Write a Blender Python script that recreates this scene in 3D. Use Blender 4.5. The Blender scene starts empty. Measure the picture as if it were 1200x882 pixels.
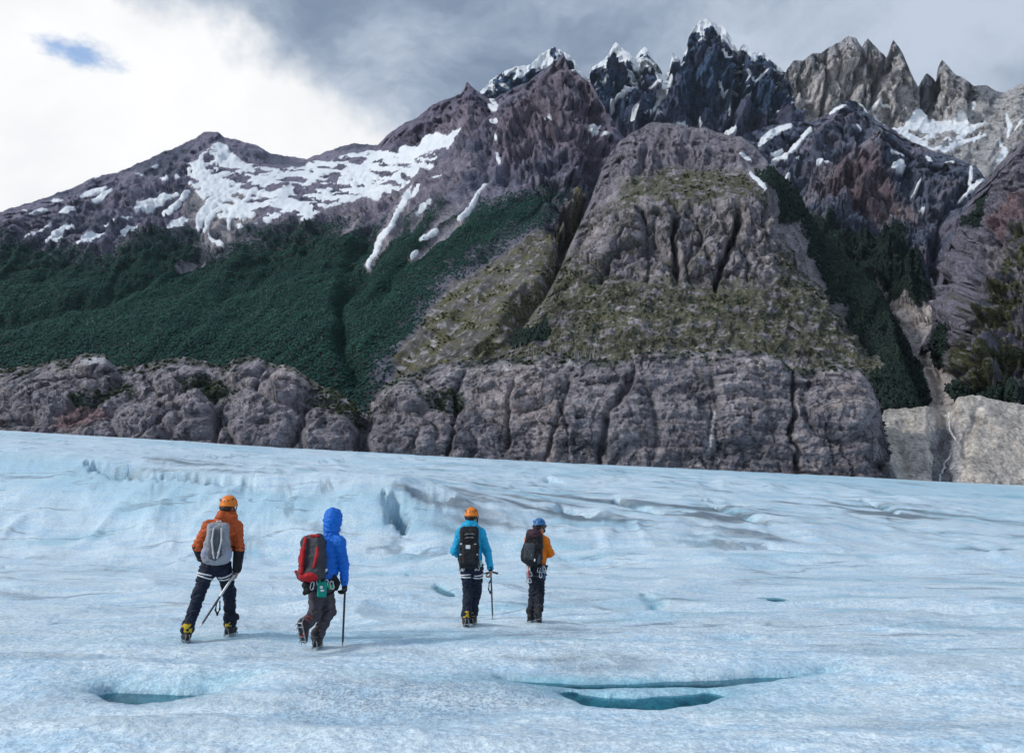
import bpy, bmesh, math, random
import numpy as np
from mathutils import Vector, Matrix

scene = bpy.context.scene
COL = scene.collection
R = math.radians

# ------------------------------------------------------------------ camera
FPX, PITCH, CAMZ = 900.0, math.atan(149.0 / 900.0), 1.75     # photo is 1200 x 882
cam_d = bpy.data.cameras.new("camera")
cam_d.sensor_width, cam_d.lens = 36.0, 27.0
cam_d.clip_start, cam_d.clip_end = 0.1, 30000.0
cam = bpy.data.objects.new("camera", cam_d)
COL.objects.link(cam)
cam.location = (0, 0, CAMZ)
cam.rotation_euler = (math.pi / 2 + PITCH, 0, 0)
scene.camera = cam

# ------------------------------------------------------------------ view
vs = scene.view_settings
vs.view_transform, vs.look = 'Standard', 'None'
vs.gamma, vs.use_curve_mapping = 1.0, False
vs.exposure = 0.52
scene.cycles.max_bounces, scene.cycles.diffuse_bounces, scene.cycles.glossy_bounces = 4, 2, 2
scene.cycles.adaptive_threshold = 0.02

# ------------------------------------------------------------------ sun + sky
SUN_AZ, SUN_EL = R(-112), R(36)              # azimuth from +Y, negative = left
sun_dir = Vector((math.sin(SUN_AZ) * math.cos(SUN_EL), math.cos(SUN_AZ) * math.cos(SUN_EL), math.sin(SUN_EL)))
sl = bpy.data.lights.new("sun", 'SUN')
sl.energy, sl.angle, sl.color = 1.5, R(10), (1.0, 0.96, 0.92)
so = bpy.data.objects.new("sun", sl)
so.rotation_euler = sun_dir.to_track_quat('Z', 'Y').to_euler()
COL.objects.link(so)


def ray(px, py):
    """direction of a photo pixel (scaled so that y = 1)"""
    c, s = math.cos(PITCH), math.sin(PITCH)
    u, v = px - 600.0, 441.0 - py
    ry = FPX * c - v * s
    return u / ry, (FPX * s + v * c) / ry


class NT:
    """small helper to write node trees as expressions"""
    def __init__(self, tree):
        self.t = tree
        tree.nodes.clear()

    def n(self, kind, props=None, **ins):
        nd = self.t.nodes.new(kind)
        for k, v in (props or {}).items():
            setattr(nd, k, v)
        for k, v in ins.items():
            self.set(nd, k, v)
        return nd

    def set(self, nd, key, v):
        sock = nd.inputs[int(key[1:])] if key[0] == 'i' and key[1:].isdigit() else nd.inputs[key.replace('_', ' ')]
        if isinstance(v, bpy.types.NodeSocket):
            self.t.links.new(v, sock)
        elif isinstance(v, bpy.types.Node):
            self.t.links.new(v.outputs[0], sock)
        else:
            sock.default_value = v

    def m(self, op, a, b=0.0, c=0.0, clamp=False):
        nd = self.n('ShaderNodeMath', {'operation': op, 'use_clamp': clamp}, i0=a, i1=b, i2=c)
        return nd.outputs[0]

    def vm(self, op, a, b=(0, 0, 0)):
        nd = self.n('ShaderNodeVectorMath', {'operation': op}, i0=a, i1=b)
        return nd.outputs['Value'] if op in ('DOT_PRODUCT', 'LENGTH') else nd.outputs[0]

    def noise(self, vec, scale, detail=4.0, rough=0.55, dist=0.0):
        nd = self.n('ShaderNodeTexNoise', None, Vector=vec, Scale=scale, Detail=detail, Roughness=rough, Distortion=dist)
        return nd.outputs[0]

    def ss(self, x, lo, hi, a=0.0, b=1.0):
        nd = self.n('ShaderNodeMapRange', {'interpolation_type': 'SMOOTHSTEP'}, i0=x, i1=lo, i2=hi, i3=a, i4=b)
        return nd.outputs[0]

    def mix(self, f, a, b, mode='MIX'):
        nd = self.t.nodes.new('ShaderNodeMix')
        nd.data_type, nd.blend_type = 'RGBA', mode
        for s, v in ((nd.inputs[0], f), (nd.inputs[6], a), (nd.inputs[7], b)):
            if isinstance(v, bpy.types.NodeSocket):
                self.t.links.new(v, s)
            else:
                s.default_value = (*v, 1.0) if isinstance(v, tuple) and len(v) == 3 else v
        return nd.outputs[2]


def unit(px, py):
    x, z = ray(px, py)
    return Vector((x, 1.0, z)).normalized()


world = bpy.data.worlds.new("World")
scene.world = world
world.use_nodes = True
w = NT(world.node_tree)
d = w.n('ShaderNodeTexCoord').outputs['Generated']
sky = w.n('ShaderNodeTexSky', {'sky_type': 'NISHITA', 'sun_disc': False, 'sun_elevation': SUN_EL,
                               'sun_rotation': SUN_AZ, 'altitude': 200.0, 'air_density': 1.0, 'dust_density': 0.0, 'ozone_density': 1.0})
blue = w.vm('SCALE', sky.outputs[0])
blue.node.inputs['Scale'].default_value = 0.15
# the thick grey cloud bank fills the sky to the right of a great circle, thin bright cloud to its left
n_bank = unit(160, -20).cross(unit(440, 175)).normalized()
if n_bank.dot(unit(800, 0)) < 0:
    n_bank = -n_bank
warp = w.n('ShaderNodeTexNoise', None, Vector=d, Scale=3.5, Detail=5.0, Roughness=0.55)
wv = w.vm('SUBTRACT', warp.outputs[1], (0.5, 0.5, 0.5))
dw = w.vm('ADD', d, w.vm('MULTIPLY', wv, (0.22, 0.22, 0.22)))
edge = w.vm('DOT_PRODUCT', dw, tuple(n_bank))
edge = w.m('ADD', edge, w.m('MULTIPLY', w.m('SUBTRACT', w.noise(d, 9.0, 8.0, 0.62), 0.5), 0.13))
bank = w.ss(edge, -0.022, 0.040)
thick = w.noise(w.vm('MULTIPLY', dw, (1.0, 1.0, 1.9)), 3.0, 8.0, 0.6)
grey = w.mix(w.ss(thick, 0.30, 0.66), (0.145, 0.195, 0.275), (0.385, 0.44, 0.525))
white = w.mix(w.ss(w.noise(dw, 5.0, 5.0), 0.35, 0.7), (0.64, 0.65, 0.66), (0.72, 0.72, 0.72))
cloud = w.mix(bank, white, grey)
# one gap in the thin cloud where the blue shows
hc = unit(88, 62)
hr = Vector((hc.y, -hc.x, 0)).normalized()
hu = hr.cross(hc)
hd = w.vm('SUBTRACT', d, tuple(hc))
ha = w.m('DIVIDE', w.vm('DOT_PRODUCT', hd, tuple(hr)), 0.040)
hb = w.m('DIVIDE', w.vm('DOT_PRODUCT', hd, tuple(hu)), 0.0135)
hl = w.m('SQRT', w.m('ADD', w.m('MULTIPLY', ha, ha), w.m('MULTIPLY', hb, hb)))
hl = w.m('ADD', hl, w.m('MULTIPLY', w.m('SUBTRACT', w.noise(w.vm('MULTIPLY', d, (1, 1, 2.2)), 16.0, 6.0, 0.62), 0.5), 4.2))
gap = w.m('MULTIPLY', w.ss(hl, 1.5, 0.1), 0.92)
final = w.mix(gap, cloud, blue)
bg = w.n('ShaderNodeBackground', None, Color=final, Strength=1.0)
w.n('ShaderNodeOutputWorld', None, Surface=bg)

# ------------------------------------------------------------------ numpy noise
_G = np.array([[1, 1, 0], [-1, 1, 0], [1, -1, 0], [-1, -1, 0], [1, 0, 1], [-1, 0, 1], [1, 0, -1], [-1, 0, -1],
               [0, 1, 1], [0, -1, 1], [0, 1, -1], [0, -1, -1]], dtype=np.float32)


def _hash(i, j, k, seed):
    h = (i.astype(np.uint32) * np.uint32(374761393) + j.astype(np.uint32) * np.uint32(668265263)
         + k.astype(np.uint32) * np.uint32(1440662683) + np.uint32((seed * 974634777) & 0xffffffff))
    h = (h ^ (h >> np.uint32(13))) * np.uint32(1274126177)
    h = (h ^ (h >> np.uint32(15))) * np.uint32(2246822519)
    return h ^ (h >> np.uint32(16))


def perlin(x, y, z=None, seed=0):
    x = np.asarray(x, dtype=np.float64); y = np.asarray(y, dtype=np.float64)
    z = np.zeros_like(x) + 0.37 if z is None else np.asarray(z, dtype=np.float64)
    xi, yi, zi = np.floor(x), np.floor(y), np.floor(z)
    fx, fy, fz = (x - xi).astype(np.float32), (y - yi).astype(np.float32), (z - zi).astype(np.float32)
    xi, yi, zi = xi.astype(np.int64), yi.astype(np.int64), zi.astype(np.int64)
    u, v, t = (f * f * f * (f * (f * 6 - 15) + 10) for f in (fx, fy, fz))

    def corner(a, b, c):
        g = _G[_hash(xi + a, yi + b, zi + c, seed) % np.uint32(12)]
        return g[..., 0] * (fx - a) + g[..., 1] * (fy - b) + g[..., 2] * (fz - c)
    x00 = corner(0, 0, 0) * (1 - u) + corner(1, 0, 0) * u
    x10 = corner(0, 1, 0) * (1 - u) + corner(1, 1, 0) * u
    x01 = corner(0, 0, 1) * (1 - u) + corner(1, 0, 1) * u
    x11 = corner(0, 1, 1) * (1 - u) + corner(1, 1, 1) * u
    return (x00 * (1 - v) + x10 * v) * (1 - t) + (x01 * (1 - v) + x11 * v) * t


def fbm(x, y, z=None, octs=5, gain=0.5, lac=2.03, seed=0):
    s, a, f, tot = 0.0, 1.0, 1.0, 0.0
    for o in range(octs):
        s = s + a * perlin(x * f, y * f, None if z is None else z * f, seed + o * 17)
        tot += a; a *= gain; f *= lac
    return s / tot * 1.6


def ridged(x, y, z=None, octs=5, gain=0.5, lac=2.07, seed=0):
    s, a, f, tot, wgt = 0.0, 1.0, 1.0, 0.0, 1.0
    for o in range(octs):
        n = 1.0 - np.abs(perlin(x * f, y * f, None if z is None else z * f, seed + o * 31)) * 1.7
        n = np.clip(n, 0, 1) ** 2
        s = s + a * n * wgt
        wgt = np.clip(n * 1.6, 0, 1)
        tot += a; a *= gain; f *= lac
    return s / tot            # 0..1, sharp crests


def cells(x, y, seed=0, jit=0.9):
    """2-d cellular noise: F1, F2, id in 0..1"""
    xi, yi = np.floor(x).astype(np.int64), np.floor(y).astype(np.int64)
    f1 = np.full(x.shape, 9.0); f2 = np.full(x.shape, 9.0); cid = np.zeros(x.shape)
    zz = np.zeros_like(xi)
    for a in (-1, 0, 1):
        for b in (-1, 0, 1):
            h1 = _hash(xi + a, yi + b, zz, seed) / 4294967295.0
            h2 = _hash(xi + a, yi + b, zz + 7, seed) / 4294967295.0
            dd = np.hypot(xi + a + 0.5 + (h1 - 0.5) * jit - x, yi + b + 0.5 + (h2 - 0.5) * jit - y)
            nearer = dd < f1
            f2 = np.where(nearer, f1, np.minimum(f2, dd))
            cid = np.where(nearer, _hash(xi + a, yi + b, zz + 13, seed) / 4294967295.0, cid)
            f1 = np.where(nearer, dd, f1)
    return f1, f2, cid


def facet(x, y, seed=0, tilt=1.0):
    """angular blocks: every cell is a flat face with its own height and tilt"""
    xi, yi = np.floor(x).astype(np.int64), np.floor(y).astype(np.int64)
    f1 = np.full(x.shape, 9.0); out = np.zeros(x.shape); zz = np.zeros_like(xi)
    for a in (-1, 0, 1):
        for b in (-1, 0, 1):
            hs = [_hash(xi + a, yi + b, zz + q, seed) / 4294967295.0 - 0.5 for q in (0, 7, 13, 19, 23)]
            dx, dy = x - (xi + a + 0.5 + hs[0] * 0.9), y - (yi + b + 0.5 + hs[1] * 0.9)
            dd = dx * dx + dy * dy
            c = dd < f1
            out = np.where(c, hs[2] + tilt * 1.6 * (hs[3] * dx + hs[4] * dy), out)
            f1 = np.where(c, dd, f1)
    return out


def sstep(x, lo, hi):
    t = np.clip((x - lo) / (hi - lo), 0, 1)
    return t * t * (3 - 2 * t)


def line_dist(px, py, pts):
    """distance of points to a polyline and the position 0..1 along it"""
    best = np.full(px.shape, 1e9); along = np.zeros(px.shape)
    seg = [math.dist(pts[i], pts[i + 1]) for i in range(len(pts) - 1)]
    tot, acc = sum(seg), 0.0
    for i in range(len(pts) - 1):
        (ax, ay), (bx, by) = pts[i], pts[i + 1]
        dx, dy = bx - ax, by - ay
        t = np.clip(((px - ax) * dx + (py - ay) * dy) / (dx * dx + dy * dy), 0, 1)
        dd = np.hypot(px - ax - t * dx, py - ay - t * dy)
        c = dd < best
        best = np.where(c, dd, best)
        along = np.where(c, (acc + t * seg[i]) / tot, along)
        acc += seg[i]
    return best, along


def poly_sd(px, py, pts):
    """signed distance to a polygon, positive inside"""
    dd, _ = line_dist(px, py, list(pts) + [pts[0]])
    ins = np.zeros(px.shape, bool)
    n = len(pts)
    for i in range(n):
        (ax, ay), (bx, by) = pts[i], pts[(i + 1) % n]
        if ay == by:
            continue
        c = ((ay > py) != (by > py)) & (px < (bx - ax) * (py - ay) / (by - ay) + ax)
        ins ^= c
    return np.where(ins, dd, -dd)


def grid_mesh(name, P, mat=None, attrs=None, close_u=False):
    """P: rows x cols x 3 -> mesh with smooth shading and float / colour point attributes"""
    nr, nc = P.shape[:2]
    idx = np.arange(nr * nc).reshape(nr, nc)
    if close_u:
        idx = np.concatenate([idx, idx[:, :1]], axis=1)
    q = np.stack([idx[:-1, :-1], idx[:-1, 1:], idx[1:, 1:], idx[1:, :-1]], -1).reshape(-1, 4)
    return np_mesh(name, P.reshape(-1, 3), q, mat, attrs)


def np_mesh(name, V, F, mat=None, attrs=None, smooth=True):
    V = np.asarray(V, np.float32); F = np.asarray(F, np.int32)
    me = bpy.data.meshes.new(name)
    k = F.shape[1]
    me.vertices.add(len(V)); me.vertices.foreach_set("co", V.ravel())
    me.loops.add(F.size); me.loops.foreach_set("vertex_index", F.ravel())
    me.polygons.add(len(F))
    me.polygons.foreach_set("loop_start", np.arange(0, F.size, k, dtype=np.int32))
    if smooth:
        me.polygons.foreach_set("use_smooth", np.ones(len(F), bool))
    me.update(calc_edges=True)
    for an, arr in (attrs or {}).items():
        arr = np.asarray(arr, np.float32)
        if arr.ndim >= 2 and arr.shape[-1] == 3:
            a = me.attributes.new(an, 'FLOAT_COLOR', 'POINT')
            c = np.ones((len(V), 4), np.float32); c[:, :3] = arr.reshape(-1, 3)
            a.data.foreach_set("color", c.ravel())
        else:
            a = me.attributes.new(an, 'FLOAT', 'POINT')
            a.data.foreach_set("value", arr.ravel())
    if mat:
        me.materials.append(mat)
    return me


def link(name, me, parent=None, label=None, cat=None, group=None, kind=None):
    o = bpy.data.objects.new(name, me)
    COL.objects.link(o)
    if parent is not None:
        o.parent = parent
    for k, v in (("label", label), ("category", cat), ("group", group), ("kind", kind)):
        if v:
            o[k] = v
    return o
# ------------------------------------------------------------------ materials of the setting
def new_mat(name):
    m = bpy.data.materials.new(name)
    m.use_nodes = True
    return m, NT(m.node_tree)


def terrain_material(name, scale=1.0, bump=1.0, snow_col=(0.72, 0.77, 0.82), crack=0.62):
    """rock whose own colour is a point attribute, with grain, joints and a snow cover attribute"""
    m, t = new_mat(name)
    pos = t.n('ShaderNodeNewGeometry').outputs['Position']
    alb = t.n('ShaderNodeAttribute', {'attribute_name': 'alb'}).outputs['Color']
    snow = t.n('ShaderNodeAttribute', {'attribute_name': 'snow'}).outputs['Fac']
    n1 = t.noise(pos, 0.045 * scale, 4.0, 0.62)
    n2 = t.noise(t.vm('MULTIPLY', pos, (1.0, 1.0, 2.4)), 0.16 * scale, 5.0, 0.68)
    n3 = t.noise(t.vm('MULTIPLY', pos, (2.2, 1.0, 0.5)), 0.10 * scale, 3.0, 0.6)
    v = t.m('MULTIPLY_ADD', n1, 1.6, -0.8)
    v = t.m('MULTIPLY_ADD', t.m('SUBTRACT', n2, 0.5), 2.4, v)
    v = t.m('MULTIPLY_ADD', t.m('SUBTRACT', n3, 0.5), 1.3, v)
    n4 = t.noise(pos, 0.75 * scale, 2.0, 0.7)
    v = t.m('MULTIPLY_ADD', t.m('SUBTRACT', n4, 0.5), 1.7, v)
    v = t.m('ADD', 1.12, v)
    v = t.m('MAXIMUM', v, 0.35)
    cv = t.vm('ADD', t.vm('MULTIPLY', pos, (1.0, 1.0, 0.55)), t.vm('SCALE', t.n('ShaderNodeTexNoise', None, Vector=pos, Scale=0.05 * scale, Detail=4.0).outputs[1]))
    cv.node.inputs[1].links[0].from_node.inputs['Scale'].default_value = 26.0 / scale
    ck = []
    for sc_ in (0.045,):
        vo = t.n('ShaderNodeTexVoronoi', {'feature': 'DISTANCE_TO_EDGE'}, Vector=cv, Scale=sc_ * scale)
        ck.append(t.ss(vo.outputs['Distance'], 0.0, 0.075))
    mk = t.ss(t.noise(pos, 0.02 * scale, 3.0), 0.36, 0.60)
    crk = t.m('SUBTRACT', 1.0, t.m('MULTIPLY', t.m('SUBTRACT', 1.0, ck[0]), mk))
    v = t.m('MULTIPLY', v, t.m('MULTIPLY_ADD', crk, crack, 1.0 - crack))
    rock = t.vm('MULTIPLY', alb, t.n('ShaderNodeCombineXYZ', None, X=v, Y=v, Z=v).outputs[0])
    sn = t.m('ADD', snow, t.m('MULTIPLY', t.m('SUBTRACT', n2, 0.5), 0.7))
    sn = t.m('ADD', sn, t.m('MULTIPLY', t.m('SUBTRACT', n4, 0.5), 0.6))
    sf = t.ss(sn, 0.38, 0.62)
    col = t.mix(sf, rock, snow_col)
    h = t.m('MULTIPLY_ADD', t.m('ABSOLUTE', t.m('SUBTRACT', n2, 0.5)), 1.3, t.m('MULTIPLY', n3, 0.5))
    bp = t.n('ShaderNodeBump', None, Strength=0.9 * bump, Distance=14.0 / scale, Height=h)
    t.set(bp, 'Strength', t.m('MULTIPLY_ADD', sf, -0.7 * bump, 0.9 * bump))
    b = t.n('ShaderNodeBsdfPrincipled', None, Base_Color=col, Roughness=0.85, Normal=bp)
    b.inputs['Specular IOR Level'].default_value = 0.25
    t.n('ShaderNodeOutputMaterial', None, Surface=b)
    return m


M_TERRAIN = terrain_material("weathered_rock", 1.0)
M_FAR = terrain_material("far_rock", 0.45)
M_GRAVEL = terrain_material("moraine_gravel", 1.6, 0.5, crack=0.0)


def interp_curve(pts, x):
    p = np.array(pts, float)
    return np.interp(x, p[:, 0], p[:, 1])


class Sheet:
    """a mountainside lofted through surveyed levels.  stations: {px: [(py, distance) from foot to crest]}"""

    def __init__(self, stations, skyline, step, rough=1.0, seed=1):
        xs = sorted(stations)
        K = len(stations[xs[0]])
        nx = int((xs[-1] - xs[0]) / step) + 1
        cx = np.linspace(xs[0], xs[-1], nx)
        lev = np.array([stations[x] for x in xs], float)           # S,K,2

        def sm(vals):                                              # smooth interpolation across the stations
            v = np.interp(cx, xs, vals)
            k = max(3, int(14 / step)) | 1
            pad = np.pad(v, k // 2, mode='edge')
            return np.convolve(pad, np.ones(k) / k, mode='valid')
        PY = np.stack([sm(lev[:, k, 0]) for k in range(K)])
        DD = np.stack([sm(lev[:, k, 1]) for k in range(K)])
        top = interp_curve(skyline, cx)
        top = top + rough * (fbm(cx / 9.0, cx * 0 + seed, octs=4, seed=seed) * 2.6 + fbm(cx / 2.2, cx * 0 + seed, octs=2, seed=seed + 5) * 0.8)
        PY[-1] = top
        for k in range(K - 2, -1, -1):                             # levels keep their order
            PY[k] = np.maximum(PY[k], PY[k + 1] + 2.0)
        rows_py, rows_d = [], []
        for k in range(K - 1):
            n = max(3, int(np.percentile(PY[k] - PY[k + 1], 80) / step))
            t = np.linspace(0, 1, n, endpoint=(k == K - 2))[:, None]
            rows_py.append(PY[k] * (1 - t) + PY[k + 1] * t)
            rows_d.append(DD[k] * (1 - t) + DD[k + 1] * t)
        self.py = np.concatenate(rows_py); self.D = np.concatenate(rows_d)
        k = 9                                                       # round the profile where levels meet
        pad = np.pad(self.D, ((k, k), (0, 0)), mode='edge')
        self.D = np.mean([pad[i:i + self.D.shape[0]] for i in range(2 * k + 1)], axis=0)
        self.px = np.broadcast_to(cx, self.py.shape).copy()
        self.top = np.broadcast_to(top, self.py.shape)
        c, s = math.cos(PITCH), math.sin(PITCH)
        u, v = self.px - 600.0, 441.0 - self.py
        ry = FPX * c - v * s
        self.P = np.stack([self.D * u / ry, self.D, CAMZ + self.D * (FPX * s + v * c) / ry], -1)
        self.normals()
        self.nfac = 0.55
        self.disp = np.zeros_like(self.D)
        self.snow = np.zeros_like(self.D)
        self.alb = np.zeros(self.D.shape + (3,)) + 0.15

    def normals(self):
        gu = np.gradient(self.P, axis=1); gv = np.gradient(self.P, axis=0)
        n = np.cross(gu, gv)
        n /= np.linalg.norm(n, axis=-1, keepdims=True) + 1e-9
        n[n[..., 1] > 0.2] *= -1
        self.N = n

    # ---- shape
    def carve(self, pts, width, depth, taper=True):
        dd, al = line_dist(self.px + self.wx, self.py + self.wy, pts)
        p = np.exp(-(dd / width) ** 2)
        if taper:
            p = p * np.clip(np.minimum(al, 1 - al) * 6 + 0.15, 0, 1)
        self.disp -= depth * p

    def warp(self, amp, wl, seed):
        self.wx = amp * fbm(self.px / wl, self.py / wl, octs=3, seed=seed)
        self.wy = amp * fbm(self.px / wl, self.py / wl, octs=3, seed=seed + 50)

    # ---- masks in survey coordinates
    def zone(self, pts, soft=4.0):
        return sstep(poly_sd(self.px + self.wx, self.py + self.wy, pts), -soft, soft)

    def stroke(self, pts, width):
        dd, al = line_dist(self.px + self.wx * 0.5, self.py + self.wy * 0.5, pts)
        wd = width * (0.45 + 0.55 * np.sin(np.clip(al, 0.03, 0.97) * math.pi))
        return sstep(wd - dd, -2.2, 1.8)

    def paint(self, mask, col):
        self.alb = self.alb * (1 - mask[..., None]) + np.array(col) * mask[..., None]

    def finish(self, name, mat, thick=260.0, label=None, back=8):
        # relief stands out from the face towards the open side, dying away at the crest
        dep = np.clip((self.py - self.top) / 16.0, 0, 1)
        q = np.clip(self.disp * (0.25 + 0.75 * dep) * (1 - 0.6 * np.clip(self.snow, 0, 1)), -0.3 * self.D, 0.2 * self.D)
        P = self.P.copy()
        nf = self.nfac * np.clip((self.py - self.top) / 40.0, 0, 1)
        P += self.N * (q * nf)[..., None]
        k = 1.0 - q * (1 - nf) / self.D
        P[..., 0] *= k; P[..., 1] *= k
        P[..., 2] = CAMZ + (P[..., 2] - CAMZ) * k
        # the far side: the body falls away behind its crest
        topr = P[-1]
        P_b, rows = [], np.linspace(0, 1, back + 1)[1:]
        nz = fbm(topr[:, 0] / 90.0, topr[:, 1] / 90.0, octs=3, seed=77)
        for r in rows:
            q = topr.copy()
            sc = topr[:, 1] / topr[:, 1].mean()
            q[:, 0] = topr[:, 0] * (1 + 0.06 * r)
            q[:, 1] += thick * sc * r * (1 + 0.25 * nz)
            q[:, 2] -= thick * 1.15 * sc * (r ** 1.25) * (1 + 0.2 * nz)
            P_b.append(q)
        P = np.concatenate([P, np.array(P_b)])
        ext = lambda a: np.concatenate([a, np.repeat(a[-1:], back, 0)])
        me = grid_mesh(name, P, mat, {"alb": np.clip(ext(self.alb * np.array((1.92, 1.93, 2.00))), 0.004, 0.8), "snow": np.clip(ext(self.snow), 0, 1)})
        self.world = P[:-back]
        return link(name, me, kind="structure", label=label)


def rockface(S, wl, amp, seed, vert=1.0, octs=5):
    """relief on a face: ridged noise in metres; vert < 1 stretches it up and down"""
    X, Y, Z = S.P[..., 0], S.P[..., 1], S.P[..., 2]
    return amp * (ridged(X / wl, Y / wl, Z / wl * vert, octs=octs, seed=seed) - 0.45)


def blocks(S, wx, wz, amp, seed, tilt=0.0):
    """angular, broken rock: flat faces of about wx by wz metres"""
    X, Y, Z = S.P[..., 0], S.P[..., 1], S.P[..., 2]
    h_ = 0.75 * Z + 0.45 * Y
    wa = 0.25 * fbm(X / wx, h_ / wz, octs=3, seed=seed + 40)
    u, v = X / wx + tilt * h_ / wz + wa, h_ / wz + 0.6 * wa
    return amp * (facet(u, v, seed) + 0.5 * facet(u * 2.3 + 5, v * 2.1, seed + 1))


def ribs(S, wl, amp, seed, slant=0.0, long=5.0, octs=4):
    """buttresses and gullies that run down the fall line"""
    u = (S.px + 1.1 * S.wx + slant * (S.py - 250)) / wl
    v = (S.py + S.wy) / (wl * long)
    return amp * (ridged(u, v, octs=octs, gain=0.55, seed=seed) - 0.45)


def slabs(S, wx, wz, amp, seed, sharp=7.0, tilt=0.0, warpa=0.35):
    """rounded rock bodies parted by deep joints"""
    X, Z = S.P[..., 0], S.P[..., 2]
    u, v = X / wx + tilt * Z / wz, Z / wz
    u = u + warpa * fbm(u * 0.9, v * 0.9, octs=3, seed=seed + 3)
    v = v + warpa * fbm(u * 0.9 + 31, v * 0.9, octs=3, seed=seed + 4)
    f1, f2, cid = cells(u, v, seed)
    return amp * ((1 - np.exp(-sharp * (f2 - f1))) - 0.7 + 0.5 * (cid - 0.5)), f2 - f1, cid


# ================================================================== left massif
sky_left = [(-300, 330), (-150, 290), (-60, 268), (0, 248), (50, 233), (90, 218), (110, 208), (140, 201), (165, 190), (185, 181), (210, 171), (228, 162),
            (238, 155), (254, 154), (262, 160), (280, 165), (300, 170), (318, 180), (340, 184), (360, 186), (380, 178), (400, 172), (415, 168),
            (430, 169), (443, 170), (452, 160), (470, 147), (490, 137), (505, 125), (520, 118), (530, 115), (540, 110), (544, 104), (547, 95),
            (552, 101), (560, 108), (570, 115), (580, 116), (600, 104), (620, 96), (628, 88), (640, 80), (650, 72), (656, 66), (660, 62), (664, 70),
            (666, 80), (680, 90), (692, 97), (700, 110), (708, 125), (718, 140), (728, 158), (745, 175), (780, 200)]
st_left = {
    -300: [(520, 780), (440, 1050), (360, 1600), (345, 1900), (330, 2200)],
    0: [(500, 770), (390, 1120), (278, 1800), (264, 2050), (248, 2300)],
    130: [(500, 770), (390, 1120), (285, 1800), (240, 2250), (203, 2700)],
    240: [(500, 770), (390, 1100), (280, 1850), (210, 2500), (155, 3000)],
    350: [(500, 770), (395, 1050), (255, 1900), (205, 2600), (185, 3000)],
    430: [(505, 775), (400, 1000), (262, 1700), (195, 2500), (168, 2900)],
    545: [(490, 780), (400, 930), (240, 1500), (155, 2200), (97, 2700)],
    655: [(460, 770), (345, 1050), (230, 1500), (140, 2100), (62, 2600)],
    720: [(450, 790), (345, 1150), (260, 1500), (200, 1900), (140, 2300)],
    780: [(450, 820), (360, 1200), (300, 1500), (250, 1900), (200, 2300)]}
S = Sheet(st_left, sky_left, 1.6, 0.6, 3)
S.warp(9.0, 34.0, 11)
X, Y, Z = S.P[..., 0], S.P[..., 1], S.P[..., 2]
up = sstep(S.D, 1300, 2000)
sl = np.clip((S.px - 420) / 200.0, -1.0, 0.6)
calm = 1 - 0.75 * S.zone([(225, 180), (300, 190), (400, 185), (540, 150), (520, 185), (430, 240), (300, 268), (225, 260)], 8)
S.disp += rockface(S, 420, 60, 5, 0.8) * (0.35 + 0.65 * up)
S.disp += ribs(S, 42, 60, 8, 1.0) * (0.30 + 0.7 * up) * calm
S.disp += ribs(S, 15, 16, 9, 0.9) * (0.12 + 0.88 * up) * calm
S.disp += rockface(S, 70, 22, 10) * (0.15 + up) * calm + rockface(S, 25, 8, 7) * (0.1 + up)
crag = S.zone([(440, 175), (450, 155), (550, 85), (580, 110), (600, 90), (665, 50), (730, 150), (700, 260), (660, 330), (640, 240), (560, 150), (530, 155), (480, 168)], 9)
S.disp += blocks(S, 60, 45, 26, 23) * up * calm + blocks(S, 22, 18, 8, 24) * up
S.disp += crag * (blocks(S, 45, 60, 55, 25) + ribs(S, 13, 32, 21, -0.3) + rockface(S, 90, 30, 22, 0.5))
for pts, wd, dp in (([(237, 275), (232, 300), (190, 320), (120, 350), (40, 365), (-60, 380)], 7, 30),
                    ([(440, 235), (420, 300), (395, 350), (400, 400), (420, 450)], 9, 38),
                    ([(480, 240), (440, 300), (400, 350)], 6, 25),
                    ([(570, 205), (520, 270), (470, 310), (440, 350)], 8, 25),
                    ([(675, 95), (700, 140), (700, 190), (690, 235), (668, 290), (640, 335), (600, 380)], 12, 95),
                    ([(580, 110), (575, 160), (560, 210)], 8, 35),
                    ([(620, 130), (600, 180), (590, 220)], 8, 30),
                    ([(350, 262), (300, 330), (250, 360)], 7, 20),
                    ([(100, 285), (60, 320), (0, 340)], 6, 18)):
    S.carve(pts, wd, dp)
# own colours
purple, dark, brown = (0.128, 0.122, 0.162), (0.070, 0.076, 0.106), (0.122, 0.100, 0.122)
S.alb[:] = purple
S.paint(sstep(fbm(X / 260, Y / 260, Z / 130, octs=4, seed=2), -0.1, 0.35), dark)
S.paint(0.8 * S.zone([(440, 180), (450, 150), (547, 90), (580, 120), (560, 170), (500, 165), (450, 175)], 6), (0.098, 0.088, 0.122))
S.paint(0.8 * S.zone([(515, 140), (550, 125), (575, 130), (570, 150), (530, 158), (505, 160)], 5), (0.175, 0.15, 0.178))
S.paint(0.75 * S.zone([(590, 130), (630, 90), (665, 60), (700, 120), (720, 160), (700, 200), (640, 170), (600, 190), (570, 170)], 10), brown)
S.paint(0.8 * S.zone([(225, 222), (262, 215), (292, 230), (300, 258), (262, 275), (238, 262), (212, 262)], 4), (0.22, 0.21, 0.21))
S.paint(0.7 * S.zone([(300, 262), (400, 235), (480, 205), (540, 170), (570, 190), (520, 225), (440, 255), (380, 255)], 6), (0.165, 0.152, 0.182))
S.paint(0.85 * S.zone([(236, 262), (258, 274), (244, 285), (234, 298), (230, 280)], 2), (0.24, 0.23, 0.24))
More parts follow.
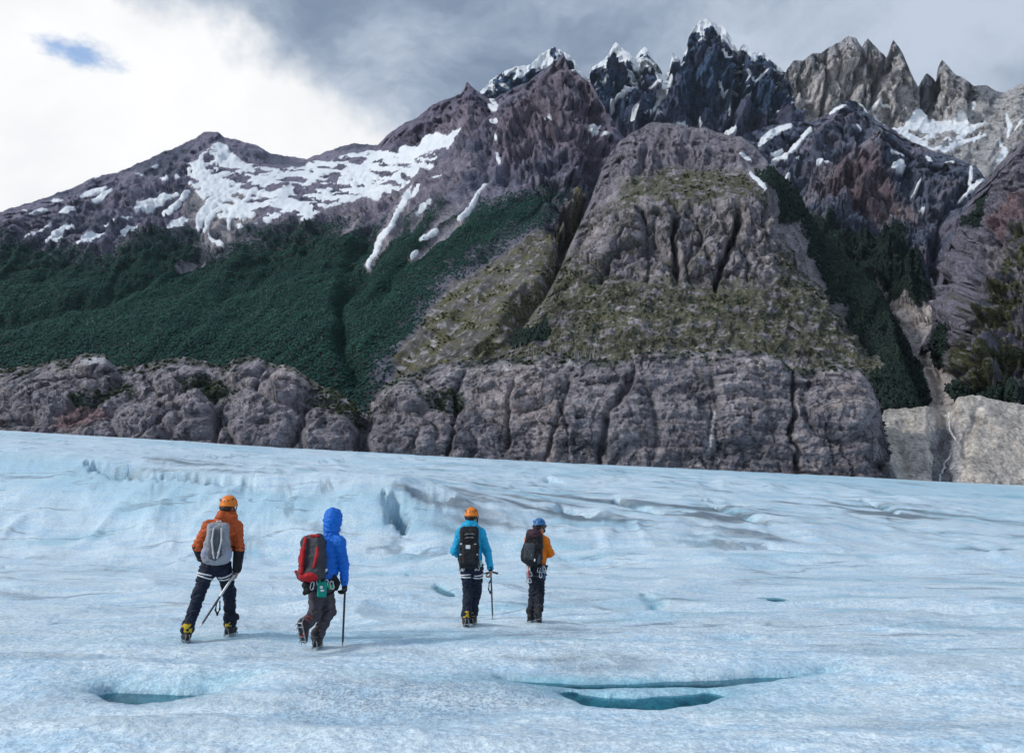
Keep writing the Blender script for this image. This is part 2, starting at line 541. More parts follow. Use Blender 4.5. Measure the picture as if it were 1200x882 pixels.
tree_line = [(-320, 340), (-60, 285), (0, 273), (60, 282), (120, 286), (150, 275), (190, 262), (232, 262), (240, 276), (262, 275), (300, 264),
             (350, 252), (395, 255), (430, 262), (455, 252), (490, 240), (530, 232), (570, 225), (610, 218), (650, 208), (672, 215),
             (668, 232), (640, 268), (602, 288), (562, 310), (520, 345), (490, 382), (468, 412), (455, 440), (440, 520), (-320, 560)]
forest_sd = poly_sd(S.px + S.wx * 1.3, S.py + S.wy * 0.8, tree_line)
forest = sstep(forest_sd, -3, 5)
thin = sstep(forest_sd + 16 * fbm(S.px / 14, S.py / 9, octs=3, seed=44), -2, 34)
scar = np.zeros_like(forest)
for pts, wd in (([(480, 215), (468, 240), (455, 262), (440, 285), (430, 306)], 5.5), ([(462, 255), (446, 270), (428, 310)], 4.5), ([(505, 232), (490, 250), (478, 265)], 2.2),
                ([(570, 210), (548, 238), (530, 262), (505, 282), (480, 300)], 4.5), ([(560, 228), (520, 262), (490, 292)], 2.2), ([(238, 278), (236, 296), (205, 308)], 3.0),
                ([(545, 225), (530, 240), (500, 272)], 1.8), ([(420, 255), (410, 270), (402, 280)], 4)):
    scar = np.maximum(scar, S.stroke(pts, wd * 1.25))
grassy = S.zone([(672, 215), (668, 232), (640, 268), (602, 288), (562, 310), (520, 345), (490, 382), (462, 415), (455, 480), (640, 440), (660, 340), (700, 240)], 5)
gn = fbm(X / 30, Y / 30, Z / 30, octs=4, seed=40)
S.paint(grassy * (0.6 + 0.4 * sstep(gn, -0.25, 0.2)), (0.092, 0.088, 0.048))
S.paint(grassy * sstep(fbm(X / 12, Y / 16, Z / 9, octs=3, seed=43), 0.28, 0.42), (0.25, 0.24, 0.24))
S.paint(forest * (0.3 + 0.65 * thin), (0.012, 0.024, 0.020))
S.paint(scar, (0.20, 0.19, 0.21))
S.disp -= scar * 8
# snow
snow = np.zeros_like(forest)
big = S.zone([(238, 168), (252, 168), (275, 178), (305, 195), (325, 199), (362, 195), (405, 186), (440, 176), (458, 172), (492, 164), (540, 154),
              (532, 168), (512, 184), (492, 204), (468, 219), (430, 234), (400, 243), (370, 247), (338, 254), (300, 262), (282, 268), (268, 258),
              (250, 242), (232, 222), (218, 200), (216, 186), (232, 184), (236, 178)], 3)
isl = fbm(S.px / 26 + S.py / 90, S.py / 6.5, octs=4, seed=61)
band = sstep(S.py, 186, 205) * sstep(245 - S.py * 1.0 + (S.px - 330) * -0.13, -45, 30)
snow = big * sstep(isl + 0.35 * fbm(S.px / 9, S.py / 3, octs=3, seed=62), 0.20, -0.02)
snow = np.maximum(snow, S.zone([(240, 168), (256, 169), (280, 182), (302, 197), (300, 204), (276, 194), (252, 182)], 2))
snow = np.maximum(snow, S.zone([(222, 186), (236, 186), (252, 200), (272, 214), (262, 222), (244, 218), (230, 208)], 2))
snow = np.maximum(snow, S.zone([(470, 172), (500, 164), (542, 153), (528, 170), (500, 182), (478, 182), (462, 178)], 2))
for pts, wd in (([(95, 231), (124, 219)], 2.6), ([(108, 236), (130, 222)], 3.2), ([(68, 250), (86, 243)], 3), ([(60, 238), (72, 234)], 2), ([(54, 276), (86, 262)], 3.6),
                ([(60, 280), (76, 277)], 2.6), ([(160, 241), (180, 230), (206, 221)], 4.8), ([(182, 251), (200, 241), (222, 222)], 4.4), ([(198, 263), (218, 258)], 3.2),
                ([(122, 264), (155, 251)], 2.4), ([(140, 275), (166, 269)], 2.4), ([(90, 284), (118, 272)], 3.0), ([(38, 250), (55, 248)], 1.8), ([(140, 268), (166, 262)], 2.2),
                ([(230, 262), (236, 250), (258, 222)], 5.5), ([(236, 270), (242, 258), (262, 232)], 3), ([(268, 262), (270, 245), (290, 230)], 3.5), ([(246, 272), (260, 277)], 2.4),
                ([(565, 106), (575, 115), (583, 125)], 2.4), ([(574, 122), (582, 130)], 2.2), ([(570, 146), (580, 140)], 4), ([(577, 162), (582, 167)], 2), ([(582, 178), (585, 192)], 2.2),
                ([(694, 136), (708, 142)], 2), ([(696, 142), (706, 148)], 2), ([(690, 152), (697, 155)], 2.2), ([(710, 152), (717, 155)], 2.2), ([(678, 205), (681, 212)], 2),
                ([(404, 238), (430, 228), (460, 220)], 2.6), ([(478, 226), (498, 214)], 1.6), ([(504, 208), (520, 202)], 1.6), ([(350, 252), (372, 248)], 1.5),
                ([(178, 196), (184, 193)], 1.6), ([(186, 208), (196, 206)], 1.8), ([(203, 201), (210, 203)], 1.6), ([(112, 209), (118, 207)], 1.2), ([(640, 135), (646, 133)], 1.4),
                ([(28, 247), (33, 248)], 1.2), ([(160, 203), (168, 206)], 1), ([(30, 272), (60, 262)], 1.2)):
    snow = np.maximum(snow, S.stroke(pts, wd * 1.1))
for pts, wd in (([(480, 216), (468, 240), (455, 262)], 2.6), ([(458, 256), (442, 275), (428, 310)], 3.4), ([(505, 232), (488, 250)], 2.0),
                ([(568, 212), (548, 236), (534, 250)], 3.2), ([(512, 266), (492, 280)], 1.8), ([(480, 297), (488, 290)], 1.6), ([(246, 272), (260, 278)], 3)):
    snow = np.maximum(snow, S.stroke(pts, wd))
S.snow = snow * (0.62 + 0.45 * sstep(fbm(X / 22, Y / 22, Z / 22, octs=3, seed=63), -0.5, 0.1))
m_left = S.finish("mountain_left", M_TERRAIN, 500, label="forested purple-grey mountain with snowfields on the left")
SHRUB_L = grassy * sstep(gn, 0.05, 0.25)
SL, FOREST_MASK = S, (0.46 + 0.54 * thin) * (forest > 0.4) * (1 - scar) * (1 - np.clip(snow, 0, 1))

# ================================================================== dark snowy peaks far behind
sky_far = [(480, 175), (540, 135), (560, 112), (565, 105), (575, 93), (583, 88), (592, 84), (605, 77), (615, 78), (625, 72), (632, 65), (642, 58), (650, 56), (660, 60),
           (668, 65), (675, 72), (683, 86), (690, 93), (692, 80), (700, 74), (710, 68), (715, 60), (721, 49), (728, 55), (738, 62), (744, 70), (750, 60),
           (756, 55), (762, 62), (770, 73), (778, 88), (784, 82), (788, 61), (793, 66), (799, 72), (804, 58), (807, 42), (812, 33), (820, 25), (828, 22),
           (838, 27), (845, 29), (852, 37), (860, 50), (865, 60), (868, 55), (871, 51), (876, 56), (880, 63), (890, 60), (897, 62), (903, 70), (912, 78),
           (922, 83), (935, 110), (960, 140), (1000, 170)]
st_far = {x: [(230, 3050), (160, 3350), (110, 3600), (60, 3800)] for x in (480, 690, 830, 920)}
st_far[480] = [(260, 3050), (230, 3350), (200, 3600), (175, 3800)]
st_far[1000] = [(260, 3150), (230, 3450), (200, 3700), (170, 3900)]
S = Sheet(st_far, sky_far, 1.1, 0.9, 7)
S.warp(5.0, 16.0, 12)
X, Y, Z = S.P[..., 0], S.P[..., 1], S.P[..., 2]
S.disp += blocks(S, 110, 170, 120, 35, 0.2) + blocks(S, 40, 55, 45, 36) + ribs(S, 26, 200, 31, 0.15, 2.5) + 0.5 * rockface(S, 160, 90, 32, 0.7) + rockface(S, 50, 35, 33)
for pts, wd, dp in (([(785, 88), (776, 108), (762, 132), (755, 150)], 5, 160), ([(860, 60), (868, 90), (858, 130), (850, 155)], 5, 150), ([(690, 92), (700, 120), (722, 150)], 7, 150),
                    ([(744, 70), (752, 95), (770, 100)], 5, 90), ([(905, 75), (915, 110), (900, 150)], 6, 120)):
    S.carve(pts, wd, dp)
S.alb[:] = (0.034, 0.064, 0.118)  # bluer than the stone itself: distance haze put into the rock colour
S.paint(0.8 * sstep(fbm(X / 300, Y / 300, Z / 200, octs=4, seed=3), 0.0, 0.4), (0.072, 0.080, 0.125))
S.paint(0.6 * sstep(S.py, 118, 150), (0.085, 0.080, 0.118))
dep = S.py - S.top
capz = np.interp(S.px, [560, 600, 640, 690, 700, 722, 760, 780, 790, 800, 830, 860, 875, 920], [7, 12, 17, 17, 8, 24, 24, 18, 16, 10, 19, 14, 10, 7])
n4 = fbm(X / 75, Y / 75, Z / 110, octs=4, seed=37)
snow = sstep(capz * (0.75 + 1.5 * n4) - dep, -3, 3) * 0.9
ledge = ridged(S.px / 16 + S.py / 22, S.py / 9, octs=3, seed=38)
snow = np.maximum(snow, 0.85 * sstep(ledge, 0.66, 0.74) * sstep(n4, -0.25, 0.15) * sstep(60 - dep, 0, 20) * (1 - 0.85 * S.zone([(800, 48), (850, 50), (850, 160), (790, 160)], 6)))
for pts, wd in (([(786, 88), (776, 108), (766, 124), (757, 138)], 3.4), ([(722, 148), (735, 142), (746, 138)], 4.5), ([(722, 108), (732, 102), (745, 98)], 3), ([(715, 118), (720, 119)], 2.4), ([(764, 97), (772, 102)], 2.5),
                ([(782, 150), (800, 147), (806, 142)], 2.2), ([(845, 58), (856, 68)], 2.2), ([(842, 100), (850, 106), (855, 103)], 2.0), ([(850, 152), (852, 146), (862, 154)], 2.4), ([(858, 118), (856, 128)], 1.6),
                ([(822, 130), (820, 148)], 1.4), ([(876, 82), (886, 92), (898, 83)], 2.5), ([(908, 100), (916, 94)], 1.8), ([(584, 98), (594, 103)], 1.8), ([(600, 94), (620, 84)], 3.2),
                ([(630, 76), (640, 75)], 3), ([(596, 116), (604, 114)], 1.6), ([(768, 140), (775, 138)], 1.8), ([(842, 155), (862, 152)], 2), ([(705, 98), (713, 92)], 1.8)):
    snow = np.maximum(snow, S.stroke(pts, wd))
S.snow = snow
S.finish("mountain_far", M_FAR, 500, label="dark blue jagged peaks dusted with snow")

# ================================================================== pale granite towers with the snow bowl
sky_tow = [(860, 150), (895, 130), (910, 112), (916, 98), (922, 82), (930, 71), (942, 71), (951, 63), (962, 63), (972, 55), (980, 51), (985, 49), (993, 42), (1003, 44),
           (1010, 56), (1013, 50), (1017, 45), (1025, 54), (1035, 63), (1039, 68), (1043, 56), (1047, 47), (1055, 57), (1063, 75), (1070, 90), (1076, 102), (1081, 93), (1086, 86),
           (1094, 91), (1097, 98), (1099, 80), (1104, 70), (1110, 76), (1120, 87), (1130, 93), (1142, 101), (1155, 100), (1165, 106), (1175, 109), (1185, 104), (1200, 97),
           (1240, 85), (1300, 70), (1420, 75)]
st_tow = {
    860: [(300, 2700), (220, 3150), (190, 3500), (150, 3700)],
    930: [(300, 2700), (200, 3150), (140, 3600), (75, 3750)],
    1000: [(300, 2700), (190, 3100), (142, 3600), (45, 3750)],
    1050: [(300, 2650), (178, 3050), (140, 3550), (60, 3720)],
    1100: [(300, 2600), (180, 3050), (140, 3700), (80, 3900)],
    1150: [(300, 2600), (200, 3000), (150, 3500), (100, 3800)],
    1200: [(300, 2600), (220, 2950), (160, 3400), (97, 3700)],
    1420: [(300, 2600), (220, 2950), (160, 3400), (75, 3700)]}
S = Sheet(st_tow, sky_tow, 1.1, 0.5, 19)
S.warp(4.0, 15.0, 14)
X, Y, Z = S.P[..., 0], S.P[..., 1], S.P[..., 2]
tower = S.zone([(895, 160), (925, 60), (1000, 30), (1060, 35), (1080, 80), (1105, 60), (1150, 105), (1135, 140), (1090, 140), (1075, 125), (1062, 145), (1045, 152), (1020, 135), (985, 125), (950, 140), (915, 150)], 4)
S.disp += tower * (blocks(S, 90, 260, 95, 48, 0.15) + blocks(S, 34, 80, 38, 49, -0.1)) + (1 - tower) * blocks(S, 50, 50, 18, 50)
S.disp += tower * (ribs(S, 30, 130, 41, 0.12, 3) + ribs(S, 9, 60, 46, 0.25, 3) + rockface(S, 110, 55, 42, 0.6) + rockface(S, 35, 22, 43, 0.8)) + (1 - tower) * (ribs(S, 20, 40, 47, 0.5, 3) + rockface(S, 160, 30, 44) + rockface(S, 45, 10, 45))
for pts, wd, dp in (([(967, 62), (970, 90), (960, 140)], 3, 110), ([(1010, 55), (1004, 90), (990, 125)], 3, 120), ([(1040, 66), (1032, 95), (1020, 125)], 4, 170),
                    ([(1076, 100), (1085, 125), (1092, 135)], 5, 200), ([(1097, 95), (1093, 130)], 2.5, 120), ([(1140, 100), (1130, 130)], 4, 120), ([(942, 72), (935, 110)], 3, 80)):
    S.carve(pts, wd, dp)
S.alb[:] = (0.29, 0.288, 0.285)
S.paint(tower, (0.38, 0.37, 0.36))
S.paint(tower * 0.5 * sstep(fbm(X / 120, Y / 120, Z / 420, octs=4, seed=4), 0.02, 0.4), (0.17, 0.172, 0.19))
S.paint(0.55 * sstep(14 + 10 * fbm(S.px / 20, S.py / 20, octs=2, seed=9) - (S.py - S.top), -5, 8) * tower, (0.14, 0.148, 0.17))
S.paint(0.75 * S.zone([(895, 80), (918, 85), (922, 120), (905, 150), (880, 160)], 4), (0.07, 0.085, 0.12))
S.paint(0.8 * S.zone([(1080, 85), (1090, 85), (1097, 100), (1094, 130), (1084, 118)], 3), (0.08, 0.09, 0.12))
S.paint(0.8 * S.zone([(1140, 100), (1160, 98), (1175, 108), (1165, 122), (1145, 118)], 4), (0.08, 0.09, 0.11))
snow = S.zone([(1020, 134), (1040, 142), (1058, 150), (1068, 136), (1076, 126), (1092, 133), (1102, 140), (1122, 139), (1132, 140), (1135, 148), (1155, 140), (1158, 143), (1130, 158),
               (1135, 160), (1152, 155), (1140, 165), (1125, 170), (1110, 177), (1095, 176), (1078, 170), (1062, 162), (1040, 150)], 2)
isl = S.zone([(1060, 154), (1078, 152), (1092, 156), (1088, 161), (1070, 160)], 2) + S.zone([(1080, 165), (1100, 155), (1125, 156), (1128, 166), (1105, 172), (1090, 170)], 2)
snow = snow * (1 - np.clip(isl * sstep(fbm(S.px / 12, S.py / 5, octs=3, seed=6), -0.35, 0.05), 0, 1))
for pts, wd in (([(1028, 118), (1024, 128)], 2.4), ([(1030, 118), (1042, 122)], 1.6), ([(908, 140), (914, 133)], 3), ([(926, 120), (932, 118)], 1.4), ([(970, 142), (990, 130)], 2), ([(998, 83), (1006, 84)], 1.4),
                ([(1140, 125), (1142, 116)], 2), ([(1180, 135), (1184, 150), (1182, 160)], 2.5), ([(1172, 165), (1178, 175), (1168, 190)], 3), ([(1190, 150), (1200, 140)], 1.5), ([(1180, 180), (1168, 190)], 2.4), ([(1140, 162), (1155, 158)], 2),
                ([(1300, 120), (1280, 160)], 5)):
    snow = np.maximum(snow, S.stroke(pts, wd))
S.snow = snow
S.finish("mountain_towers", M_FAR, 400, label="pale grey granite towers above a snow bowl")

# ================================================================== dark ridge in the middle distance and the valley below it
sky_mid = [(820, 215), (850, 170), (875, 156), (890, 152), (905, 147), (930, 143), (955, 142), (972, 131), (985, 121), (995, 118), (1003, 118), (1012, 124), (1020, 136), (1035, 146), (1050, 153), (1058, 161),
           (1075, 169), (1095, 178), (1118, 184), (1130, 189), (1145, 197), (1153, 207), (1160, 222), (1190, 240), (1260, 260)]
st_mid = {
    820: [(470, 1000), (400, 1300), (330, 1750), (270, 2200), (215, 2500)],
    900: [(470, 1000), (400, 1300), (310, 1750), (220, 2250), (147, 2800)],
    1000: [(475, 930), (390, 1250), (300, 1700), (205, 2300), (118, 2800)],
    1060: [(485, 880), (385, 1250), (300, 1650), (220, 2200), (161, 2750)],
    1106: [(490, 850), (385, 1180), (310, 1550), (240, 2050), (180, 2650)],
    1150: [(490, 850), (385, 1180), (310, 1550), (255, 2050), (202, 2500)],
    1260: [(490, 850), (400, 1180), (340, 1550), (300, 2050), (260, 2400)]}
S = Sheet(st_mid, sky_mid, 1.2, 0.7, 23)
S.warp(7.0, 24.0, 15)
X, Y, Z = S.P[..., 0], S.P[..., 1], S.P[..., 2]
val = sstep(S.py, 330, 390)
S.disp += (blocks(S, 75, 75, 62, 55, 0.3) + blocks(S, 27, 27, 18, 56)) * (1 - 0.9 * val)
S.disp += (ribs(S, 60, 130, 51, 0.5, 3) + ribs(S, 20, 30, 54, -0.4, 3) + rockface(S, 160, 45, 52, 0.8)) * (1 - 0.8 * val) + rockface(S, 45, 20, 53) * (1 - 0.5 * val)
for pts, wd, dp in (([(905, 175), (930, 160), (948, 148)], 5, 55), ([(900, 195), (918, 175), (945, 152)], 5, 60), ([(1010, 135), (1005, 180), (1040, 215), (1050, 250)], 7, 70),
                    ([(1138, 195), (1125, 230), (1105, 260), (1098, 310), (1094, 345)], 9, 120), ([(1060, 175), (1075, 215), (1090, 260)], 7, 70), ([(1030, 330), (1055, 365), (1080, 400), (1105, 440), (1108, 480)], 10, 25),
                    ([(960, 170), (935, 210), (930, 250), (960, 300)], 9, 60)):
    S.carve(pts, wd, dp)
S.alb[:] = (0.070, 0.086, 0.122)
S.paint(sstep(fbm(X / 200, Y / 200, Z / 120, octs=4, seed=5), -0.05, 0.35), (0.115, 0.114, 0.148))
S.paint(0.85 * S.zone([(985, 180), (1010, 165), (1045, 190), (1058, 225), (1070, 250), (1040, 250), (1000, 235), (960, 225)], 9), (0.120, 0.088, 0.098))
S.paint(0.8 * S.zone([(930, 230), (960, 195), (1005, 168), (1030, 150), (1034, 158), (1000, 185), (960, 225), (940, 245)], 5), (0.18, 0.165, 0.19))
S.paint(0.6 * S.zone([(1030, 232), (1070, 238), (1090, 250), (1060, 255), (1040, 250)], 5), (0.165, 0.145, 0.15))
green_mid = S.zone([(945, 245), (975, 252), (1000, 262), (1030, 255), (1060, 275), (1075, 300), (1090, 330), (1095, 350), (1060, 372), (1100, 430), (1095, 470), (1120, 520), (900, 520), (900, 300)], 6)
stream = np.maximum(S.zone([(1025, 320), (1034, 322), (1050, 352), (1076, 362), (1090, 357), (1096, 345), (1102, 350), (1098, 372), (1086, 385), (1090, 405), (1108, 425), (1124, 445), (1122, 470), (1118, 500), (1084, 500), (1092, 462), (1078, 430), (1064, 395), (1048, 365)], 3),
                    S.zone([(1098, 330), (1120, 290), (1150, 250), (1150, 330), (1112, 400), (1100, 372)], 5))
S.paint(0.95 * green_mid, (0.012, 0.024, 0.020))
S.paint(stream, (0.36, 0.33, 0.31))
vegm = green_mid * (1 - stream)
snow = np.zeros_like(val)
for pts, wd in (([(900, 190), (915, 180), (930, 168), (950, 150)], 4.2), ([(890, 168), (905, 156), (925, 146)], 4.0), ([(905, 178), (918, 168)], 2.6), ([(922, 205), (926, 195)], 2.4), ([(958, 193), (972, 186)], 2), ([(972, 132), (990, 122)], 1.8),
                ([(1046, 176), (1058, 180)], 1.8), ([(1050, 190), (1063, 188)], 5), ([(1074, 214), (1082, 206)], 2), ([(1138, 196), (1137, 212), (1142, 220)], 2.2), ([(1128, 228), (1140, 218), (1152, 210)], 3.2), ([(1108, 190), (1118, 188)], 1.6),
                ([(1078, 235), (1086, 235)], 1.4), ([(1004, 120), (1016, 130), (1024, 134)], 1.8), ([(1084, 184), (1092, 188)], 1.4), ([(1093, 313), (1096, 325), (1100, 333)], 1.4), ([(934, 180), (938, 175)], 1.5), ([(1006, 142), (1010, 148)], 1.6)):
    snow = np.maximum(snow, S.stroke(pts, wd))
S.snow = snow
S.finish("mountain_middle", M_TERRAIN, 350, label="dark ridge and wooded valley behind the central dome")
SM, VEG_MID = S, vegm

# ================================================================== central dome
sky_dome = [(560, 436), (600, 398), (640, 347), (658, 312), (668, 288), (680, 262), (692, 235), (703, 205), (715, 180), (726, 166), (740, 156), (752, 149), (765, 143), (790, 145), (812, 149), (825, 149), (850, 158), (868, 160),
            (885, 172), (900, 190), (912, 205), (925, 215), (936, 227), (945, 245), (960, 268), (970, 280), (990, 300), (1010, 321), (1030, 340), (1042, 364), (1047, 388), (1052, 409), (1064, 440), (1074, 465), (1088, 492), (1112, 512)]
st_dome = {
    560: [(450, 780), (446, 800), (443, 830), (440, 860), (436, 900)],
    600: [(450, 775), (430, 830), (415, 890), (406, 950), (398, 1010)],
    665: [(446, 770), (360, 960), (330, 1050), (312, 1130), (292, 1260)],
    720: [(446, 765), (325, 985), (260, 1060), (215, 1230), (172, 1430)],
    765: [(446, 760), (322, 980), (240, 1050), (205, 1250), (143, 1450)],
    850: [(446, 755), (322, 975), (232, 1040), (205, 1240), (158, 1420)],
    900: [(448, 755), (325, 970), (236, 1040), (212, 1180), (190, 1350)],
    960: [(455, 765), (350, 985), (312, 1080), (292, 1180), (268, 1330)],
    1035: [(480, 775), (415, 890), (388, 990), (366, 1090), (345, 1240)],
    1112: [(510, 790), (505, 830), (500, 880), (495, 930), (490, 990)]}
S = Sheet(st_dome, sky_dome, 1.1, 0.5, 29)
S.warp(7.0, 26.0, 16)
X, Y, Z = S.P[..., 0], S.P[..., 1], S.P[..., 2]
slab = S.zone([(640, 345), (668, 285), (700, 240), (740, 238), (780, 232), (850, 232), (880, 235), (905, 232), (935, 260), (925, 300), (880, 330), (800, 330), (740, 325), (680, 330)], 6)
crown = S.zone([(660, 320), (690, 240), (715, 170), (765, 135), (870, 150), (905, 190), (860, 196), (800, 192), (760, 200), (720, 210), (700, 250)], 5)
sA, gA, idA = slabs(S, 62, 120, 26, 61, 6.0)
sB, gB, idB = slabs(S, 20, 34, 7, 62, 5.0)
S.disp += (slab + 0.8 * crown) * (blocks(S, 34, 52, 15, 57, 0.1) + blocks(S, 12, 16, 5.0, 58)) + 3.0 * blocks(S, 9, 7, 1.0, 59)
S.disp += slab * (sA * 0.75 + sB * 0.5) + crown * 0.8 * (sA * 0.3 + sB * 0.4) + ribs(S, 22, 26, 60, 0.1, 3) * (0.3 + 0.7 * crown) + rockface(S, 120, 34, 63, 0.7) * (0.25 + 0.5 * (slab + crown)) + rockface(S, 30, 9, 64) + rockface(S, 11, 3.2, 65)
for pts, wd, dp in (([(795, 235), (792, 280), (790, 330)], 3.5, 45), ([(868, 240), (860, 280), (845, 310), (838, 335)], 4, 55), ([(755, 160), (752, 190), (745, 205)], 3, 30), ([(700, 230), (680, 290), (662, 330)], 4, 25),
                    ([(905, 215), (935, 260), (960, 300), (1000, 350), (1050, 420)], 16, 60), ([(720, 290), (735, 268), (765, 262), (775, 290)], 2.6, 18), ([(806, 300), (815, 280), (840, 272)], 2.4, 16), ([(765, 195), (800, 190), (850, 195)], 5, 15)):
    S.carve(pts, wd, dp)
rock_c = np.array((0.235, 0.218, 0.232))
S.alb[:] = rock_c
S.paint(crown * 0.8, (0.142, 0.134, 0.162))
S.paint(0.7 * sstep(fbm(X / 70, Y / 70, Z / 140, octs=4, seed=6), 0.0, 0.4), (0.135, 0.125, 0.140))
S.paint(0.6 * slab * sstep(fbm(X / 60, Y / 90, Z / 90, octs=3, seed=16), 0.1, 0.4), (0.26, 0.225, 0.225))
S.paint(0.55 * (slab + crown * 0.5) * sstep(np.minimum(gA, gB * 1.3), 0.12, 0.03), (0.07, 0.075, 0.07))
g1 = fbm(X / 26, Y / 26, Z / 20, octs=4, seed=66)
g2 = fbm(X / 9, Y / 12, Z / 6, octs=4, seed=67)
ledge = S.zone([(712, 250), (725, 215), (745, 205), (790, 196), (840, 196), (880, 205), (900, 222), (905, 235), (870, 233), (800, 235), (760, 232), (735, 238)], 8)
lower = S.zone([(545, 450), (590, 392), (636, 336), (664, 296), (682, 322), (710, 328), (760, 328), (850, 330), (900, 325), (935, 285), (962, 312), (1000, 350), (1040, 395), (1062, 430), (1060, 480), (940, 480), (560, 470)], 15)
crack_green = slab * sstep(g1, 0.12, 0.3)
grass = np.clip(ledge * sstep(g1 + 0.3 * g2, -0.38, -0.1) + lower * sstep(g1 * 0.7 + 0.6 * g2, -0.42, -0.12) + crack_green * 0.55, 0, 1)
S.paint(0.9 * grass, (0.060, 0.066, 0.036))
S.paint(0.7 * grass * sstep(fbm(X / 40, Y / 40, Z / 30, octs=3, seed=68), 0.0, 0.3), (0.092, 0.090, 0.052))
S.paint(0.65 * lower * sstep(g2, 0.34, 0.52) * (1 - 0.0 * grass), (0.30, 0.29, 0.285))
dark_side = S.zone([(885, 195), (912, 200), (938, 224), (962, 262), (990, 294), (1035, 338), (1062, 360), (1082, 405), (1110, 440), (1118, 490), (1068, 475), (1050, 432), (1034, 398), (1006, 352), (978, 316), (954, 285), (942, 258), (912, 228)], 4)  # shaded right flank of the dome, its shade painted in dark green
dark_side = np.maximum(dark_side, S.zone([(1018, 446), (1040, 424), (1062, 436), (1095, 450), (1110, 482), (1032, 484)], 5))
copse = np.clip(dark_side + S.zone([(540, 415), (575, 396), (640, 382), (646, 390), (640, 400), (600, 405), (560, 425), (545, 430)], 3), 0, 1)  # real copses together with the painted flank shade
S.paint(0.92 * copse, (0.012, 0.024, 0.020))
snow = np.zeros_like(copse)
for pts, wd in (([(868, 182), (880, 188)], 1.6), ([(880, 200), (890, 208), (896, 218)], 3.2), ([(893, 200), (898, 203)], 1.2)):
    snow = np.maximum(snow, S.stroke(pts, wd))
S.snow = snow
S.finish("mountain_centre", M_TERRAIN, 400, label="rounded grey rock dome with grassy ledges in the centre")
SC, COPSE = S, copse
SHRUB_C = np.clip(lower * sstep(g1, 0.18, 0.3) + ledge * sstep(g1, 0.2, 0.32), 0, 1)

# ================================================================== right-hand mountain
sky_right = [(1082, 402), (1090, 388), (1096, 374), (1100, 356), (1106, 322), (1112, 292), (1122, 266), (1136, 236), (1150, 216), (1166, 198), (1182, 182), (1200, 164), (1240, 125), (1300, 85), (1400, 55), (1500, 30)]
st_right = {
    1082: [(412, 1060), (410, 1075), (408, 1090), (405, 1110), (402, 1150)],
    1092: [(414, 1050), (408, 1080), (402, 1110), (394, 1160), (385, 1220)],
    1106: [(424, 1010), (405, 1050), (385, 1110), (362, 1220), (342, 1360)],
    1117: [(436, 960), (415, 1000), (385, 1080), (345, 1230), (295, 1500)],
    1126: [(450, 900), (425, 940), (375, 1040), (315, 1230), (258, 1530)],
    1140: [(490, 810), (430, 890), (355, 1010), (285, 1220), (230, 1550)],
    1155: [(500, 780), (430, 870), (345, 1000), (270, 1220), (210, 1550)],
    1200: [(500, 775), (425, 850), (330, 960), (240, 1180), (163, 1450)],
    1300: [(500, 775), (420, 840), (320, 950), (220, 1130), (85, 1450)],
    1500: [(500, 775), (400, 840), (280, 950), (180, 1130), (30, 1450)]}
S = Sheet(st_right, sky_right, 1.2, 0.6, 37)
S.warp(6.0, 24.0, 17)
X, Y, Z = S.P[..., 0], S.P[..., 1], S.P[..., 2]
sA, gA, idA = slabs(S, 48, 90, 20, 71, 6.0)
S.disp += blocks(S, 40, 55, 22, 78, 0.3) + blocks(S, 14, 16, 6, 79)
S.disp += sA * 0.5 + ribs(S, 34, 70, 70, 0.45, 3) + ribs(S, 12, 26, 75, 0.4, 3) + rockface(S, 140, 30, 72, 0.6) + rockface(S, 34, 11, 73) + rockface(S, 11, 3, 74)
for pts, wd, dp in (([(1145, 360), (1140, 400), (1150, 440)], 4, 35), ([(1120, 300), (1128, 340), (1120, 380)], 5, 30), ([(1160, 250), (1140, 290), (1130, 340)], 5, 30)):
    S.carve(pts, wd, dp)
S.alb[:] = (0.135, 0.130, 0.160)
S.paint(0.8 * sstep(fbm(X / 90, Y / 90, Z / 90, octs=4, seed=8), 0.0, 0.4), (0.095, 0.095, 0.12))
S.paint(0.8 * S.zone([(1160, 260), (1178, 235), (1200, 225), (1240, 230), (1200, 262), (1180, 275), (1168, 285)], 5), (0.16, 0.110, 0.116))
S.paint(0.6 * S.zone([(1150, 290), (1170, 280), (1195, 290), (1190, 310), (1160, 320), (1148, 330)], 4), (0.23, 0.215, 0.225))
g1 = fbm(X / 26, Y / 26, Z / 20, octs=4, seed=76); g2 = fbm(X / 9, Y / 12, Z / 6, octs=4, seed=77)
gz = S.zone([(1180, 275), (1215, 255), (1500, 200), (1500, 520), (1060, 520), (1100, 440), (1135, 400), (1130, 360), (1150, 330), (1165, 320)], 6)
grass = gz * sstep(g1 * 0.8 + 0.5 * g2, -0.22, 0.05)
S.paint(grass, (0.056, 0.060, 0.028))
S.paint(0.7 * gz * sstep(g2, 0.42, 0.56), (0.26, 0.25, 0.25))
copse_r = np.clip(S.zone([(1090, 402), (1098, 380), (1110, 360), (1116, 390), (1112, 430), (1120, 445), (1135, 455), (1200, 455), (1300, 455), (1300, 475), (1130, 475), (1120, 462), (1090, 430)], 4)
                  + S.zone([(1130, 258), (1150, 232), (1160, 240), (1148, 268), (1135, 270)], 3), 0, 1)
S.paint(0.9 * copse_r, (0.012, 0.024, 0.020))
S.snow = np.zeros_like(g1)
S.finish("mountain_right", M_TERRAIN, 400, label="steep grassy and rocky mountainside at the right edge")
SR, COPSE_R = S, copse_r
SHRUB_R = gz * sstep(g1, 0.2, 0.32)

